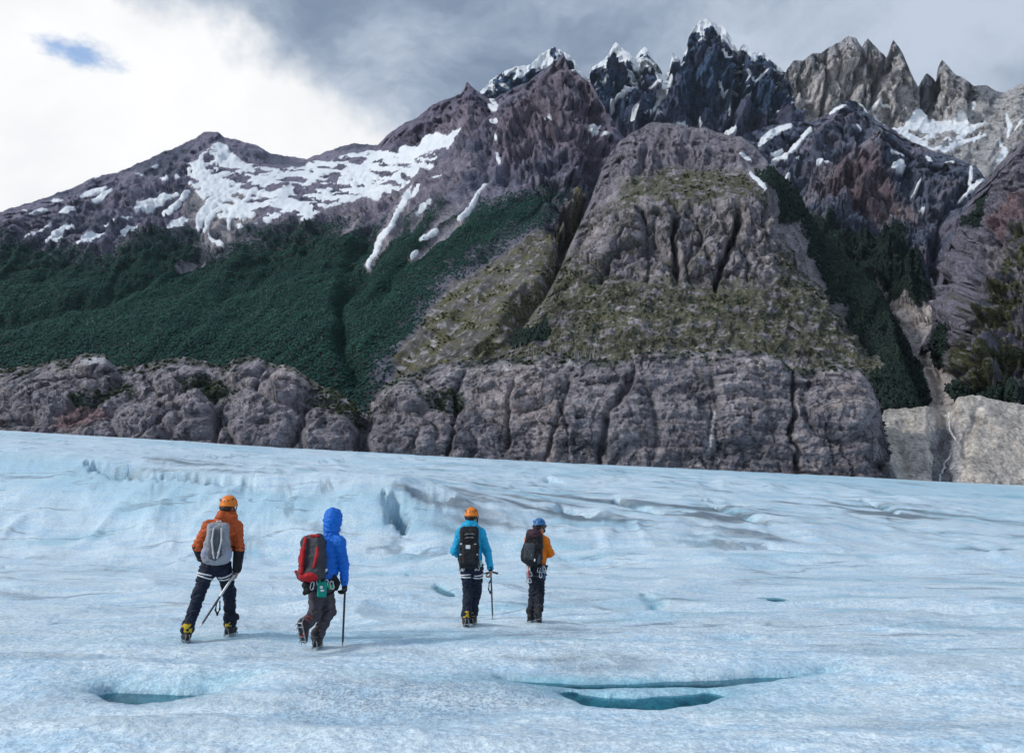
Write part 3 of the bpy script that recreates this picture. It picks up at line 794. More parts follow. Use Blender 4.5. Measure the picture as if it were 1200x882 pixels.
# ================================================================== cliff along the glacier
sky_cliff = [(-320, 450), (-150, 436), (-40, 432), (0, 432), (40, 428), (62, 422), (85, 420), (100, 414), (122, 414), (132, 428), (160, 428), (185, 422), (215, 418), (245, 424), (262, 430), (275, 420), (300, 416), (312, 424), (325, 427), (345, 430), (358, 440),
             (375, 452), (395, 456), (415, 474), (428, 486), (436, 470), (448, 452), (462, 444), (478, 438), (500, 430), (530, 424), (560, 422), (590, 420), (620, 418), (650, 412), (680, 418), (705, 421), (735, 422), (748, 414), (770, 410), (800, 414), (830, 412), (860, 410), (895, 412),
             (915, 420), (926, 432), (940, 434), (962, 430), (985, 427), (1008, 432), (1022, 442), (1030, 470), (1036, 500), (1046, 540), (1052, 560)]
st_cliff = {
    -320: [(650, 620), (530, 640), (490, 690), (440, 800)],
    0: [(650, 640), (530, 660), (490, 700), (432, 820)],
    200: [(650, 640), (535, 660), (495, 700), (425, 800)],
    330: [(650, 640), (535, 655), (500, 690), (430, 780)],
    425: [(650, 640), (540, 655), (520, 680), (485, 730)],
    480: [(650, 640), (545, 655), (500, 675), (437, 740)],
    600: [(650, 635), (550, 650), (490, 668), (420, 740)],
    720: [(660, 630), (555, 645), (480, 660), (421, 700)],
    850: [(660, 630), (560, 645), (480, 655), (410, 690)],
    940: [(660, 630), (560, 645), (490, 655), (432, 690)],
    1010: [(660, 630), (560, 648), (490, 660), (432, 700)],
    1052: [(660, 640), (590, 660), (580, 680), (560, 720)]}
S = Sheet(st_cliff, sky_cliff, 1.15, 0.6, 43)
S.warp(7.0, 30.0, 18)
X, Y, Z = S.P[..., 0], S.P[..., 1], S.P[..., 2]
leftw = sstep(440 - S.px, -25, 25)
sA, gA, idA = slabs(S, 62, 40, 20, 81, 4.0, tilt=-0.35, warpa=0.5)          # whalebacks
sC, gC, idC = slabs(S, 58, 130, 8, 82, 8.0, tilt=0.18, warpa=0.3)           # tall jointed wall
sB, gB, idB = slabs(S, 15, 19, 3.0, 83, 4.0)
vary = 0.2 + 0.8 * sstep(fbm(X / 90, Y / 90, Z / 60, octs=2, seed=89), -0.3, 0.4)
S.disp += blocks(S, 26, 22, 6.5, 96, -0.2) + blocks(S, 10, 8, 2.8, 97) + blocks(S, 4, 3.2, 1.1, 98)
S.disp += vary * (leftw * sA * 0.65 + (1 - leftw) * sC) + sB * 0.18 + rockface(S, 40, 5, 84) + rockface(S, 12, 1.5, 85) + rockface(S, 4.5, 0.6, 86)
strat = fbm(X / 70, Y / 70, Z / 5.5 + 0.4 * fbm(X / 60, Y / 60, Z / 60, octs=2, seed=88), octs=3, seed=87)
S.disp += (1 - leftw) * 3.6 * strat
for pts, wd, dp in (([(745, 418), (735, 450), (712, 480), (704, 520), (702, 560)], 3.2, 17), ([(668, 440), (655, 480), (645, 520), (640, 545)], 2.6, 11), ([(926, 425), (930, 470), (932, 520), (934, 560)], 2.8, 16),
                    ([(545, 430), (535, 470), (530, 510), (522, 545)], 2.8, 10), ([(428, 486), (425, 520), (420, 545)], 8, 22), ([(1035, 540), (1048, 552)], 5, 20), ([(480, 440), (505, 470), (545, 475)], 5, 12),
                    ([(265, 470), (255, 500), (248, 525)], 3, 14), ([(150, 440), (110, 470), (60, 490)], 6, 14), ([(365, 470), (350, 500), (335, 525)], 4, 14), ([(835, 470), (832, 500), (822, 545)], 2, 5),
                    ([(600, 440), (597, 480), (590, 530)], 3, 10)):
    S.carve(pts, wd, dp)
# named whalebacks swell out of the bank
for cx, cy, rx, ry, hh in ((333, 452, 30, 24, 26), (290, 435, 26, 16, 16), (222, 487, 32, 28, 18), (60, 470, 48, 24, 14), (110, 425, 26, 10, 14), (310, 495, 42, 30, 16), (25, 445, 40, 16, 12), (205, 440, 34, 16, 12),
                           (475, 462, 34, 22, 18), (600, 450, 60, 26, 10), (470, 510, 40, 30, 10), (385, 500, 40, 26, 12), (170, 490, 40, 26, 10), (520, 520, 34, 26, 8), (985, 470, 40, 44, 16), (-60, 470, 50, 30, 16), (-160, 470, 50, 30, 18)):
    q = ((S.px + 0.5 * S.wx - cx) / rx) ** 2 + ((S.py + 0.5 * S.wy - cy) / ry) ** 2
    S.disp += hh * np.sqrt(np.clip(1 - q, 0, 1)) - 4 * np.exp(-((np.sqrt(q) - 1.08) / 0.10) ** 2)
S.alb[:] = (0.205, 0.190, 0.205)
S.paint(0.8 * sstep(fbm(X / 60, Y / 60, Z / 40, octs=4, seed=9), -0.05, 0.35), (0.135, 0.130, 0.150))
S.paint(0.75 * sstep(idA * leftw + idC * (1 - leftw), 0.45, 0.9), (0.275, 0.235, 0.232))
S.paint(0.6 * sstep(fbm(X / 18, Y / 18, Z / 9, octs=4, seed=10), 0.12, 0.34) * sstep(500 - S.py, -20, 40), (0.30, 0.29, 0.30))
S.paint(0.6 * (1 - leftw) * sstep(strat, 0.10, 0.40), (0.30, 0.265, 0.262))
S.paint(0.6 * (1 - leftw) * sstep(S.py, 470, 520) * sstep(fbm(X / 30, Y / 30, Z / 120, octs=3, seed=90), -0.1, 0.3), (0.105, 0.100, 0.115))
S.paint(0.8 * S.zone([(60, 500), (75, 480), (110, 475), (130, 488), (110, 496), (90, 505)], 5), (0.20, 0.125, 0.125))
S.paint(0.35 * sstep(np.minimum(gB * 2, np.where(leftw > 0.5, gA, gC)), 0.12, 0.02), (0.055, 0.058, 0.06))
S.paint(0.95 * np.clip(S.stroke([(838, 478), (836, 500), (832, 515), (824, 540), (818, 546)], 2.0) * sstep(fbm(X / 5, Y / 5, Z / 5, octs=2, seed=91), -0.5, 0.1), 0, 1), (0.48, 0.47, 0.47))
S.paint(0.8 * S.zone([(515, 438), (560, 425), (680, 420), (690, 428), (640, 436), (600, 434), (545, 448), (520, 446)], 3) * sstep(fbm(X / 7, Y / 7, Z / 4, octs=3, seed=92), 0.0, 0.25), (0.36, 0.35, 0.34))
S.paint(0.7 * S.zone([(440, 455), (470, 442), (498, 446), (500, 458), (470, 456), (450, 464)], 3) * sstep(fbm(X / 7, Y / 7, Z / 5, octs=3, seed=93), -0.2, 0.1), (0.33, 0.32, 0.31))
S.paint(0.7 * S.zone([(85, 422), (102, 413), (124, 414), (124, 422), (100, 426)], 3), (0.38, 0.38, 0.40))
S.paint(0.5 * S.zone([(940, 470), (985, 455), (1015, 470), (1000, 480), (960, 485)], 6) * sstep(strat, -0.1, 0.2), (0.30, 0.25, 0.23))
gz = np.clip(S.zone([(215, 445), (250, 440), (275, 455), (280, 465), (250, 468), (215, 462)], 5) + S.zone([(80, 470), (100, 460), (150, 450), (165, 458), (120, 470), (95, 482)], 4) + S.zone([(490, 470), (505, 455), (545, 460), (548, 475), (510, 480)], 4)
             + S.zone([(360, 470), (400, 455), (430, 480), (425, 500), (400, 490)], 4) + 0.8 * sstep(8 - (S.py - S.top) + 10 * fbm(X / 20, Y / 20, Z / 20, octs=3, seed=94), -3, 4), 0, 1)
S.paint(0.9 * gz * sstep(fbm(X / 12, Y / 12, Z / 12, octs=3, seed=95), -0.3, 0.1), (0.030, 0.046, 0.028))
S.snow = np.zeros_like(gA)
S.finish("cliff", M_TERRAIN, 120, label="dark grey glacier-polished cliff and whalebacks along the ice")
SH, SHRUB_H = S, gz

# ================================================================== pale moraine bluff with the stream gully
sky_mor = [(1010, 560), (1026, 530), (1032, 490), (1036, 480), (1060, 478), (1085, 476), (1097, 478), (1104, 484), (1109, 486), (1114, 478), (1122, 466), (1140, 462), (1165, 468), (1200, 474), (1300, 468), (1500, 460)]
st_mor = {x: [(660, 640), (560, 672), (478, 760)] for x in (1036, 1090, 1122, 1200, 1500)}
st_mor[1106] = [(660, 650), (565, 682), (490, 785)]
st_mor[1010] = [(660, 660), (600, 690), (560, 720)]
S = Sheet(st_mor, sky_mor, 1.25, 0.6, 47)
S.warp(4.0, 18.0, 19)
X, Y, Z = S.P[..., 0], S.P[..., 1], S.P[..., 2]
S.disp += rockface(S, 60, 12, 101, 0.6) + rockface(S, 16, 2.5, 102) + rockface(S, 5, 1.0, 103) + blocks(S, 5, 4, 1.0, 104)
for pts, wd, dp in (([(1109, 495), (1108, 520), (1106, 545), (1103, 575)], 4.0, 16), ([(1096, 520), (1100, 545), (1098, 575)], 3, 18), ([(1150, 470), (1135, 510), (1130, 550)], 6, 6), ([(1060, 480), (1055, 520), (1062, 560)], 5, 5)):
    S.carve(pts, wd, dp)
S.alb[:] = (0.215, 0.196, 0.172)
S.paint(0.7 * sstep(fbm(X / 25, Y / 25, Z / 14, octs=4, seed=12), 0.0, 0.4), (0.165, 0.152, 0.136))
S.paint(0.8 * S.zone([(1090, 505), (1120, 490), (1126, 530), (1122, 575), (1092, 575), (1094, 540)], 4), (0.11, 0.115, 0.13))
S.paint(0.7 * sstep(fbm(X / 4, Y / 4, Z / 4, octs=3, seed=13), 0.3, 0.42), (0.27, 0.255, 0.23))
S.paint(0.9 * S.zone([(1030, 540), (1045, 540), (1052, 560), (1040, 575), (1020, 575)], 3), (0.05, 0.055, 0.06))
S.snow = np.zeros_like(X)
S.finish("moraine", M_GRAVEL, 100, label="pale gravel moraine bluff cut by a stream gully")
SMO = S
# ================================================================== glacier
def pix(px, py, D):
    x, z = ray(px, py)
    return np.array((x * D, D, CAMZ + z * D))


_ctl = []
for px in (-250, -100, 0, 100, 200, 330, 450, 600, 800, 1000, 1200, 1320, 1450):
    for D, z in ((1.0, 0.0), (3.0, 0.0), (5.5, 0.03), (7.5, -0.04), (10.0, 0.0), (13.0, -0.25), (20.0, -0.55), (28.0, -0.8)):
        x, _ = ray(px, 700)
        _ctl.append((x, math.log(D), z))
    prof = {"bot": ([(-250, 560), (0, 578), (100, 585), (200, 608), (330, 624), (450, 632), (600, 632), (800, 638), (1000, 642), (1200, 645), (1450, 648)],
                    [(-250, 52), (0, 48), (100, 47), (200, 43), (330, 41), (450, 40), (600, 40), (800, 40), (1000, 40), (1200, 41), (1450, 42)]),
            "top": ([(-250, 520), (0, 540), (100, 546), (200, 570), (330, 580), (450, 578), (600, 594), (800, 602), (1000, 614), (1200, 622), (1450, 630)],
                    [(-250, 58), (0, 52.5), (100, 51.5), (200, 47), (330, 45), (450, 44.5), (600, 46), (800, 49), (1000, 52), (1200, 57), (1450, 60)]),
            "mid": ([(-250, 505), (0, 521), (100, 527), (200, 538), (330, 548), (450, 550), (600, 560), (800, 570), (1000, 582), (1200, 592), (1450, 604)], [(-250, 82), (1450, 82)]),
            "sky": ([(-250, 494), (0, 506), (200, 517), (400, 530), (600, 540), (800, 550), (1000, 560), (1200, 570), (1450, 582)], [(-250, 118), (1450, 126)])}
    for nm, (pyc, dc) in prof.items():
        py, D = float(interp_curve(pyc, px)), float(interp_curve(dc, px))
        p = pix(px, py, D)
        _ctl.append((p[0] / D, math.log(D), p[2]))
    zs = pix(px, float(interp_curve(prof["sky"][0], px)), 120)[2]
    for D, dz in ((150, -1.5), (200, -6), (300, -14), (500, -26), (700, -30)):
        _ctl.append((ray(px, 560)[0], math.log(D), zs + dz))
_ctl = np.array(_ctl)


def _tps(r2):
    return 0.5 * r2 * np.log(r2 + 1e-9)


_sx = 1.6
_A = np.stack([_ctl[:, 0] * _sx, _ctl[:, 1]], -1)
_n = len(_A)
_K = _tps(((_A[:, None] - _A[None]) ** 2).sum(-1)) + np.eye(_n) * 1e-4
_Q = np.concatenate([np.ones((_n, 1)), _A], 1)
_sol = np.linalg.solve(np.block([[_K, _Q], [_Q.T, np.zeros((3, 3))]]), np.concatenate([_ctl[:, 2], np.zeros(3)]))


def base_ice(x, y):
    r = np.hypot(x, y)
    az = np.arctan2(x, y)
    q = np.tan(np.clip(az, -0.86, 0.86))
    ly = np.log(np.clip(r * np.cos(np.clip(az, -0.86, 0.86)), 1.0, 700.0))
    out = _sol[_n] + _sol[_n + 1] * q * _sx + _sol[_n + 2] * ly
    for i in range(_n):
        out = out + _sol[i] * _tps((q * _sx - _A[i, 0]) ** 2 + (ly - _A[i, 1]) ** 2)
    return out * sstep(1.9 - np.abs(az), 0.0, 0.9)


_lut_q = np.linspace(-math.pi, math.pi, 361); _lut_r = np.linspace(math.log(0.6), math.log(900.0), 260)
_QQ, _RR = np.meshgrid(_lut_q, _lut_r)
_LUT = base_ice(np.exp(_RR) * np.sin(_QQ), np.exp(_RR) * np.cos(_QQ))


def base_fast(x, y):
    r, az = np.log(np.clip(np.hypot(x, y), 0.61, 899)), np.arctan2(x, y)
    i = (az + math.pi) / (2 * math.pi) * 360; j = (r - _lut_r[0]) / (_lut_r[-1] - _lut_r[0]) * 259
    i0 = np.clip(np.floor(i).astype(int), 0, 359); j0 = np.clip(np.floor(j).astype(int), 0, 258)
    a, b = i - i0, j - j0
    return (_LUT[j0, i0] * (1 - a) + _LUT[j0, i0 + 1] * a) * (1 - b) + (_LUT[j0 + 1, i0] * (1 - a) + _LUT[j0 + 1, i0 + 1] * a) * b


def gxy(px, py, z=-0.05):
    """ground point seen at a photo pixel for ice near height z"""
    x, s = ray(px, py)
    D = (z - CAMZ) / s
    return (x * D, D)


# hollows: (path in survey pixels, half width in metres, depth, water level offset)
POOLS = [
    ("long thin teal meltwater channel crossing the ice in front of the hikers, on the right", [gxy(592, 790), gxy(640, 794), gxy(700, 797), gxy(780, 794), gxy(850, 792), gxy(900, 788), gxy(968, 785)], 0.125, 0.19, -0.06),
    ("short teal meltwater pool just in front of the long thin channel", [gxy(668, 805), gxy(705, 813), gxy(750, 815), gxy(800, 811), gxy(832, 806)], 0.19, 0.17, -0.045),
    ("dark meltwater hollow in the ice near the left foreground", [gxy(130, 806), gxy(160, 809), gxy(200, 810), gxy(235, 807)], 0.20, 0.26, -0.04),
    ("thin bright blue meltwater line left of the hikers", [gxy(70, 715, -0.2), gxy(110, 716, -0.2), gxy(178, 716, -0.2)], 0.13, 0.16, -0.07),
    ("small blue meltwater spot on the ice right of the middle", [gxy(902, 694, -0.5), gxy(922, 700, -0.5)], 0.16, 0.16, -0.06),
    ("small dark blue meltwater dash in the ice beyond the wide pool", [gxy(842, 746, -0.1), gxy(872, 746, -0.1)], 0.08, 0.13, -0.05),
    ("small blue crack of meltwater behind the hiker in pale blue", [gxy(512, 684, -0.6), gxy(530, 694, -0.6)], 0.15, 0.18, -0.07),
]
POOL_Z = {lab: float(np.mean(base_fast(np.array(pts)[:, 0], np.array(pts)[:, 1]))) - 0.06 for lab, pts, wd, dp, wl in POOLS}
CREV = [([pix(452, 590, 45)[:2], pix(462, 606, 44)[:2], pix(466, 622, 42.5)[:2], pix(474, 634, 41)[:2]], 0.5, 2.0), ([pix(480, 600, 46)[:2], pix(505, 605, 46)[:2], pix(530, 603, 46.5)[:2]], 0.6, 1.5),
        ([pix(95, 547, 52.5)[:2], pix(130, 553, 51.5)[:2], pix(170, 562, 50)[:2], pix(188, 572, 48.5)[:2]], 0.45, 1.6), ([pix(187, 564, 49.5)[:2], pix(250, 572, 48)[:2], pix(300, 577, 47)[:2]], 0.4, 0.9), ([pix(400, 578, 58)[:2], pix(425, 580, 57)[:2]], 0.7, 1.5),
        ([pix(655, 606, 50)[:2], pix(690, 620, 47)[:2]], 0.9, 1.0), ([pix(720, 600, 58)[:2], pix(775, 622, 50)[:2]], 0.6, 0.8), ([pix(830, 600, 62)[:2], pix(850, 612, 56)[:2], pix(900, 630, 48)[:2]], 0.7, 0.6),
        ([pix(870, 644, 40)[:2], pix(920, 646, 40)[:2]], 0.5, 0.8), ([pix(830, 590, 66)[:2], pix(880, 594, 64)[:2]], 1.0, 1.0), ([pix(995, 645, 40)[:2], pix(1070, 648, 40)[:2]], 0.5, 0.5),
        ([pix(0, 650, 34)[:2], pix(14, 646, 35)[:2]], 0.4, 0.5), ([pix(480, 660, 33)[:2], pix(500, 672, 30)[:2], pix(530, 690, 26)[:2]], 0.35, 0.3), ([pix(745, 690, 22)[:2], pix(775, 715, 17)[:2]], 0.22, 0.10),
        ([pix(1010, 575, 82)[:2], pix(1050, 590, 70)[:2]], 0.7, 0.8), ([pix(640, 560, 85)[:2], pix(655, 568, 78)[:2]], 0.7, 0.8)]


# where the four hikers stand: (photo x, photo y of the ground under them, distance along the view axis)
def stand(px, py, A):
    c, sn = math.cos(PITCH), math.sin(PITCH)
    u, v, k = px - 600.0, 441.0 - py, A / FPX
    return Vector((u * k, (FPX * c - v * sn) * k, CAMZ + (FPX * sn + v * c) * k))


STAND = [stand(245.6, 748.9, 10.04), stand(369.2, 760.6, 9.60), stand(548.5, 732.9, 12.0), stand(625.7, 727.8, 13.19)]


def ice_height(x, y, detail=True, parts=False):
    x = np.asarray(x, float); y = np.asarray(y, float)
    r = np.hypot(x, y)
    z = base_fast(x, y)
    far = sstep(r, 22, 46)
    near = 1 - sstep(r, 14, 40)
    wx = x + 1.2 * fbm(x / 7, y / 7, octs=2, seed=201); wy = y + 1.2 * fbm(x / 7 + 9, y / 7, octs=2, seed=202)
    q_ = x / np.maximum(y, 0.5)
    inf = sstep(y, 2.0, 4.0)
    wn = 0.5 * fbm(x / 2.5, y / 2.5, octs=2, seed=231)
    lft = sstep(-q_, -0.12, 0.25)
    z = z + inf * (0.13 * (0.45 + 0.55 * lft) * np.exp(-((y + 0.5 * wn - 6.05) / 0.42) ** 2) - 0.10 * lft * np.exp(-((y + 0.5 * wn - 7.05) / 0.5) ** 2) + 0.10 * np.exp(-((y + wn - 8.6) / 0.6) ** 2) * lft)
    z = z + sstep(q_, -0.42, -0.2) * (0.42 * np.exp(-((y + 2.5 * wn - 35.5) / 2.2) ** 2) - 0.55 * np.exp(-((y + 2.5 * wn - 38.8) / 1.1) ** 2))
    z = z + 0.12 * near * fbm(wx / 5.5, wy / 2.6, octs=3, seed=203) + far * 0.55 * (ridged(wx / 30, wy / 16, octs=4, seed=204) - 0.5) * (1 - 0.75 * sstep(r, 85, 115))
    z = z + 0.26 * sstep(r, 8, 18) * (1 - far) * (ridged((wx * 0.9 + wy * 0.35) / 5.0, wy / 4.0, octs=3, seed=205) - 0.5)
    scal = ridged(wx / 1.7 + wy / 6, wy / 0.62, octs=3, seed=206)
    z = z + 0.035 * near * (scal - 0.5)
    face = np.exp(-((np.hypot(x * 0.6, y) - 45.5) / 4.5) ** 2)
    z = z + 0.26 * face * (ridged(wx / 2.2, wy / 9, octs=4, seed=232) - 0.5)
    if detail:
        z = z + 0.022 * near * fbm(x / 0.32, y / 0.26, octs=4, gain=0.65, seed=207)
        z = z + 0.26 * far * (1 - 0.6 * sstep(r, 85, 115)) * (ridged((wx + 0.25 * wy) / 4, wy / 6, octs=4, seed=208) - 0.5)
    for p in STAND:                                  # trodden level where they walk
        g = np.exp(-(((x - p.x) ** 2 + (y - p.y) ** 2) / 0.75 ** 2) ** 1.5)
        z = z * (1 - g) + (p.z + 0.008 * fbm(x / 0.3, y / 0.25, octs=3, seed=207)) * g
    cav = np.zeros_like(z); crack = np.zeros_like(z)
    wob = 0.10 * fbm(x / 0.8, y / 0.5, octs=3, seed=209)
    for lab, pts, wd, dp, wl in POOLS:
        dd, al = line_dist(x, y, pts)
        m = dd < 6 * wd + 1.5
        p = np.zeros_like(z)
        lv = POOL_Z[lab]
        gl = np.exp(-(dd / (wd * 2.6)) ** 2)
        z = z * (1 - gl) + (lv + 0.3 * (z - base_fast(x, y))) * gl
        tp = 0.45 + 0.55 * np.sin(np.clip(al[m], 0.02, 0.98) * math.pi) 
        p[m] = np.exp(-(np.maximum(dd[m] + 0.8 * wob[m], 0) / (wd * 1.15 * tp)) ** 2)
        z = z - dp * p
        cav = np.maximum(cav, np.maximum(p, 0.30 * np.exp(-(np.maximum(dd + wob, 0) / (wd * 2.4)) ** 2)))
    for pts, wd, dp in CREV:
        dd, al = line_dist(x + 4 * wob, y + 4 * wob, [tuple(q) for q in pts])
        p = np.exp(-(dd / (wd * (0.25 + 0.75 * np.sin(np.clip(al, 0, 1) * math.pi)))) ** 2)
        z = z - dp * p
        crack = np.maximum(crack, p)
    return (z, cav, crack, scal) if parts else z


ang = np.concatenate([np.linspace(-math.pi, -0.82, 60)[:-1], np.linspace(-0.82, 0.82, 860), np.linspace(0.82, math.pi, 60)[1:-1]])
rad = np.concatenate([np.geomspace(0.6, 4.6, 30)[:-1], np.geomspace(4.6, 16, 260)[:-1], np.geomspace(16, 140, 190)[:-1], np.geomspace(140, 800, 16)])
AA, RR = np.meshgrid(ang, rad)
GX, GY = RR * np.sin(AA), RR * np.cos(AA)
GZ, cav, crack, scal = ice_height(GX, GY, parts=True)
far = sstep(RR, 30, 46)
# dirt: streaks of grit let out of the ice, mostly on the ridge, plus shade painted into the crevasses; blue: bare wet ice where the white crust is gone
st = fbm((GX * 0.95 - GY * 0.5) / 9.0, (GY + 0.4 * GX) / 2.2, octs=5, seed=221)
st2 = fbm((GX + GY * 0.3) / 5.0, (GY - 0.2 * GX) / 1.1, octs=5, seed=222)
patch = fbm(GX / 26, GY / 18, octs=3, seed=223)
dirt_shade = sstep(st + 0.55 * patch, 0.22, 0.62) * far * (1 - 0.7 * sstep(RR, 80, 105)) * 0.75
dirt_shade = dirt_shade + 0.55 * sstep(st2 + 0.4 * patch, 0.35, 0.62) * sstep(RR, 14, 24) * (1 - far)
dirt_shade = np.clip(dirt_shade + 0.75 * crack * sstep(st2, -0.3, 0.3), 0, 1)  # crevasses darkened in the colour, as shade in their depth
grit = sstep(fbm(GX / 3.2, GY / 1.1, octs=3, seed=224), -0.02, 0.38) * (1 - sstep(RR, 12, 22)) * sstep(RR, 5.5, 7.5)
blue = np.clip(0.9 * cav + 0.5 * crack + 0.55 * sstep(fbm((GX + 0.5 * GY) / 7, GY / 1.6, octs=4, seed=225) + 0.3 * patch, 0.12, 0.5) + 0.35 * sstep(RR, 60, 110) * sstep(fbm(GX / 20, GY / 9, octs=3, seed=226), -0.1, 0.4), 0, 1)
for px_, py_, D_, rx_, ry_, am in ((858, 625, 48, 3.2, 7, .9), (840, 600, 60, 3, 4, .7), (885, 643, 41, 3.5, 1.2, 1.0), (680, 612, 47, 2.4, 3, .9), (460, 605, 43.5, 1.0, 3, 1.0), (500, 600, 45, 2.2, 1.6, .8), (412, 577, 52, 1.6, 1.6, 1.0), (560, 612, 44, 3, 3, .5),
                                 (1040, 645, 40, 4, 1.0, .7), (960, 628, 46, 4, 4, .5), (250, 570, 49, 4.5, 1.5, .8), (140, 555, 51, 3.0, 1.2, .9), (1010, 590, 70, 8, 6, .4), (640, 585, 55, 6, 6, .45), (300, 560, 60, 8, 5, .4), (770, 700, 20, .6, 1.5, .5), (60, 650, 33, 2, 2, .5), (130, 647, 34, 2, .8, .6)):
    p_ = pix(px_, py_, D_)
    gq = np.exp(-((GX - p_[0]) / rx_) ** 2 - ((GY - p_[1]) / ry_) ** 2)
    dirt_shade = np.clip(dirt_shade + am * gq * sstep(st + 0.6 * st2, -0.35, 0.35), 0, 1)
# the steep step on the left is clean blue ice
for pts, wd in (([tuple(pix(-60, 548, 54)[:2]), tuple(pix(0, 553, 53)[:2]), tuple(pix(60, 560, 52)[:2]), tuple(pix(130, 580, 49)[:2]), tuple(pix(210, 592, 46)[:2])], 3.0), ([tuple(pix(280, 605, 44)[:2]), tuple(pix(440, 606, 44)[:2])], 2.0),
                ([tuple(pix(470, 610, 44)[:2]), tuple(pix(500, 615, 43)[:2])], 1.5), ([tuple(pix(760, 558, 118)[:2]), tuple(pix(1000, 572, 105)[:2]), tuple(pix(1200, 585, 100)[:2])], 12)):
    dd, _ = line_dist(GX, GY, pts)
    mk = np.exp(-(dd / wd) ** 2)
    blue = np.maximum(blue, 0.5 * mk); dirt_shade = dirt_shade * (1 - 0.75 * mk)

m, t = new_mat("glacier_ice")
pos = t.n('ShaderNodeNewGeometry').outputs['Position']
A = lambda nm: t.n('ShaderNodeAttribute', {'attribute_name': nm}).outputs['Fac']
g1 = t.noise(pos, 38.0, 2.0, 0.7); g2 = t.noise(pos, 7.0, 4.0, 0.70); g3 = t.noise(t.vm('MULTIPLY', pos, (0.45, 1.5, 1.0)), 1.1, 5.0, 0.66)
vo = t.n('ShaderNodeTexVoronoi', None, Vector=pos, Scale=42.0)
cell = t.n('ShaderNodeSeparateColor', None, Color=vo.outputs['Color']).outputs[0]
vo2 = t.n('ShaderNodeTexVoronoi', None, Vector=pos, Scale=17.0)
cell2 = t.n('ShaderNodeSeparateColor', None, Color=vo2.outputs['Color']).outputs[0]
c = t.mix(t.ss(t.m('MULTIPLY_ADD', g2, 0.35, t.m('MULTIPLY', g3, 0.65)), 0.38, 0.62), (0.48, 0.685, 0.85), (0.76, 0.86, 0.92))
bl = t.m('ADD', A('blue'), t.m('MULTIPLY', t.m('SUBTRACT', g3, 0.5), 1.3), clamp=True)
c = t.mix(bl, c, (0.28, 0.58, 0.74))
c = t.mix(t.ss(A('cav'), 0.05, 0.80), c, t.mix(t.ss(t.noise(t.vm('MULTIPLY', pos, (0.5, 2.0, 1)), 2.6, 3.0), 0.42, 0.60), (0.015, 0.17, 0.25), (0.12, 0.46, 0.56)))
sep = t.n('ShaderNodeSeparateXYZ', None, Vector=pos)
X_, Y_ = sep.outputs[0], sep.outputs[1]
def lines(ax, ay, bx, by, wdt, sc):
    v_ = t.n('ShaderNodeCombineXYZ', None, X=t.m('MULTIPLY_ADD', X_, ax, t.m('MULTIPLY', Y_, ay)), Y=t.m('MULTIPLY_ADD', X_, bx, t.m('MULTIPLY', Y_, by)), Z=3.7).outputs[0]
    q = t.noise(v_, sc, 4.0, 0.55, 0.4)
    return t.ss(t.m('ABSOLUTE', t.m('SUBTRACT', q, 0.5)), wdt, 0.0)
veil = t.noise(t.vm('MULTIPLY', pos, (0.8, 0.5, 1)), 0.16, 3.0, 0.6)
veil2 = t.noise(t.vm('MULTIPLY', pos, (0.5, 1.2, 1)), 0.35, 3.0, 0.6)
ln = t.m('MULTIPLY', lines(0.30, 0.10, 0.02, 0.045, 0.030, 1.0), t.ss(veil, 0.50, 0.64))
ln2 = t.m('MULTIPLY', lines(0.09, -0.02, 0.02, 0.35, 0.022, 1.0), t.ss(veil2, 0.45, 0.62))
st_ = t.m('MAXIMUM', t.m('MULTIPLY', ln, 0.5), t.m('MULTIPLY', ln2, 0.6))
c = t.mix(st_, c, (0.13, 0.19, 0.25))
gr = t.m('MULTIPLY', A('grit'), t.ss(t.m('MULTIPLY_ADD', cell, 0.5, t.m('MULTIPLY', g1, 0.6)), 0.48, 0.72))
c = t.mix(t.m('MULTIPLY', gr, 0.70), c, (0.17, 0.235, 0.31))
cl = t.m('MULTIPLY_ADD', cell2, 0.30, t.m('MULTIPLY', cell, 0.55))
dk = t.m('ADD', 0.66, t.m('MULTIPLY', cl, 0.76))
c = t.vm('MULTIPLY', c, t.n('ShaderNodeCombineXYZ', None, X=dk, Y=t.m('MULTIPLY_ADD', dk, 0.85, 0.15), Z=t.m('MULTIPLY_ADD', dk, 0.7, 0.30)).outputs[0])
di = t.m('MULTIPLY', A('dirt_shade'), t.ss(t.m('ADD', g2, t.m('MULTIPLY', A('dirt_shade'), 0.30)), 0.46, 0.66))
c = t.mix(t.m('MULTIPLY', di, 0.8), c, (0.085, 0.115, 0.145))
hh = t.m('MULTIPLY_ADD', cell, 0.30, t.m('MULTIPLY_ADD', cell2, 0.45, t.m('MULTIPLY_ADD', g2, 1.6, t.m('MULTIPLY', g3, 3.0))))
bp = t.n('ShaderNodeBump', None, Strength=0.7, Distance=0.03, Height=hh)
b = t.n('ShaderNodeBsdfPrincipled', None, Base_Color=c, Normal=bp)
t.set(b, 'Roughness', t.m('MULTIPLY_ADD', bl, -0.25, 0.62))
b.inputs['Specular IOR Level'].default_value = 0.35
t.n('ShaderNodeOutputMaterial', None, Surface=b)
M_ICE = m
me = grid_mesh("glacier", np.stack([GX, GY, GZ], -1), M_ICE, {"blue": blue, "dirt_shade": dirt_shade, "grit": grit, "cav": np.clip(cav + 0.35 * crack, 0, 1)}, close_u=True)
link("glacier", me, kind="structure", label="pale blue glacier surface with hummocks and dark streaks")

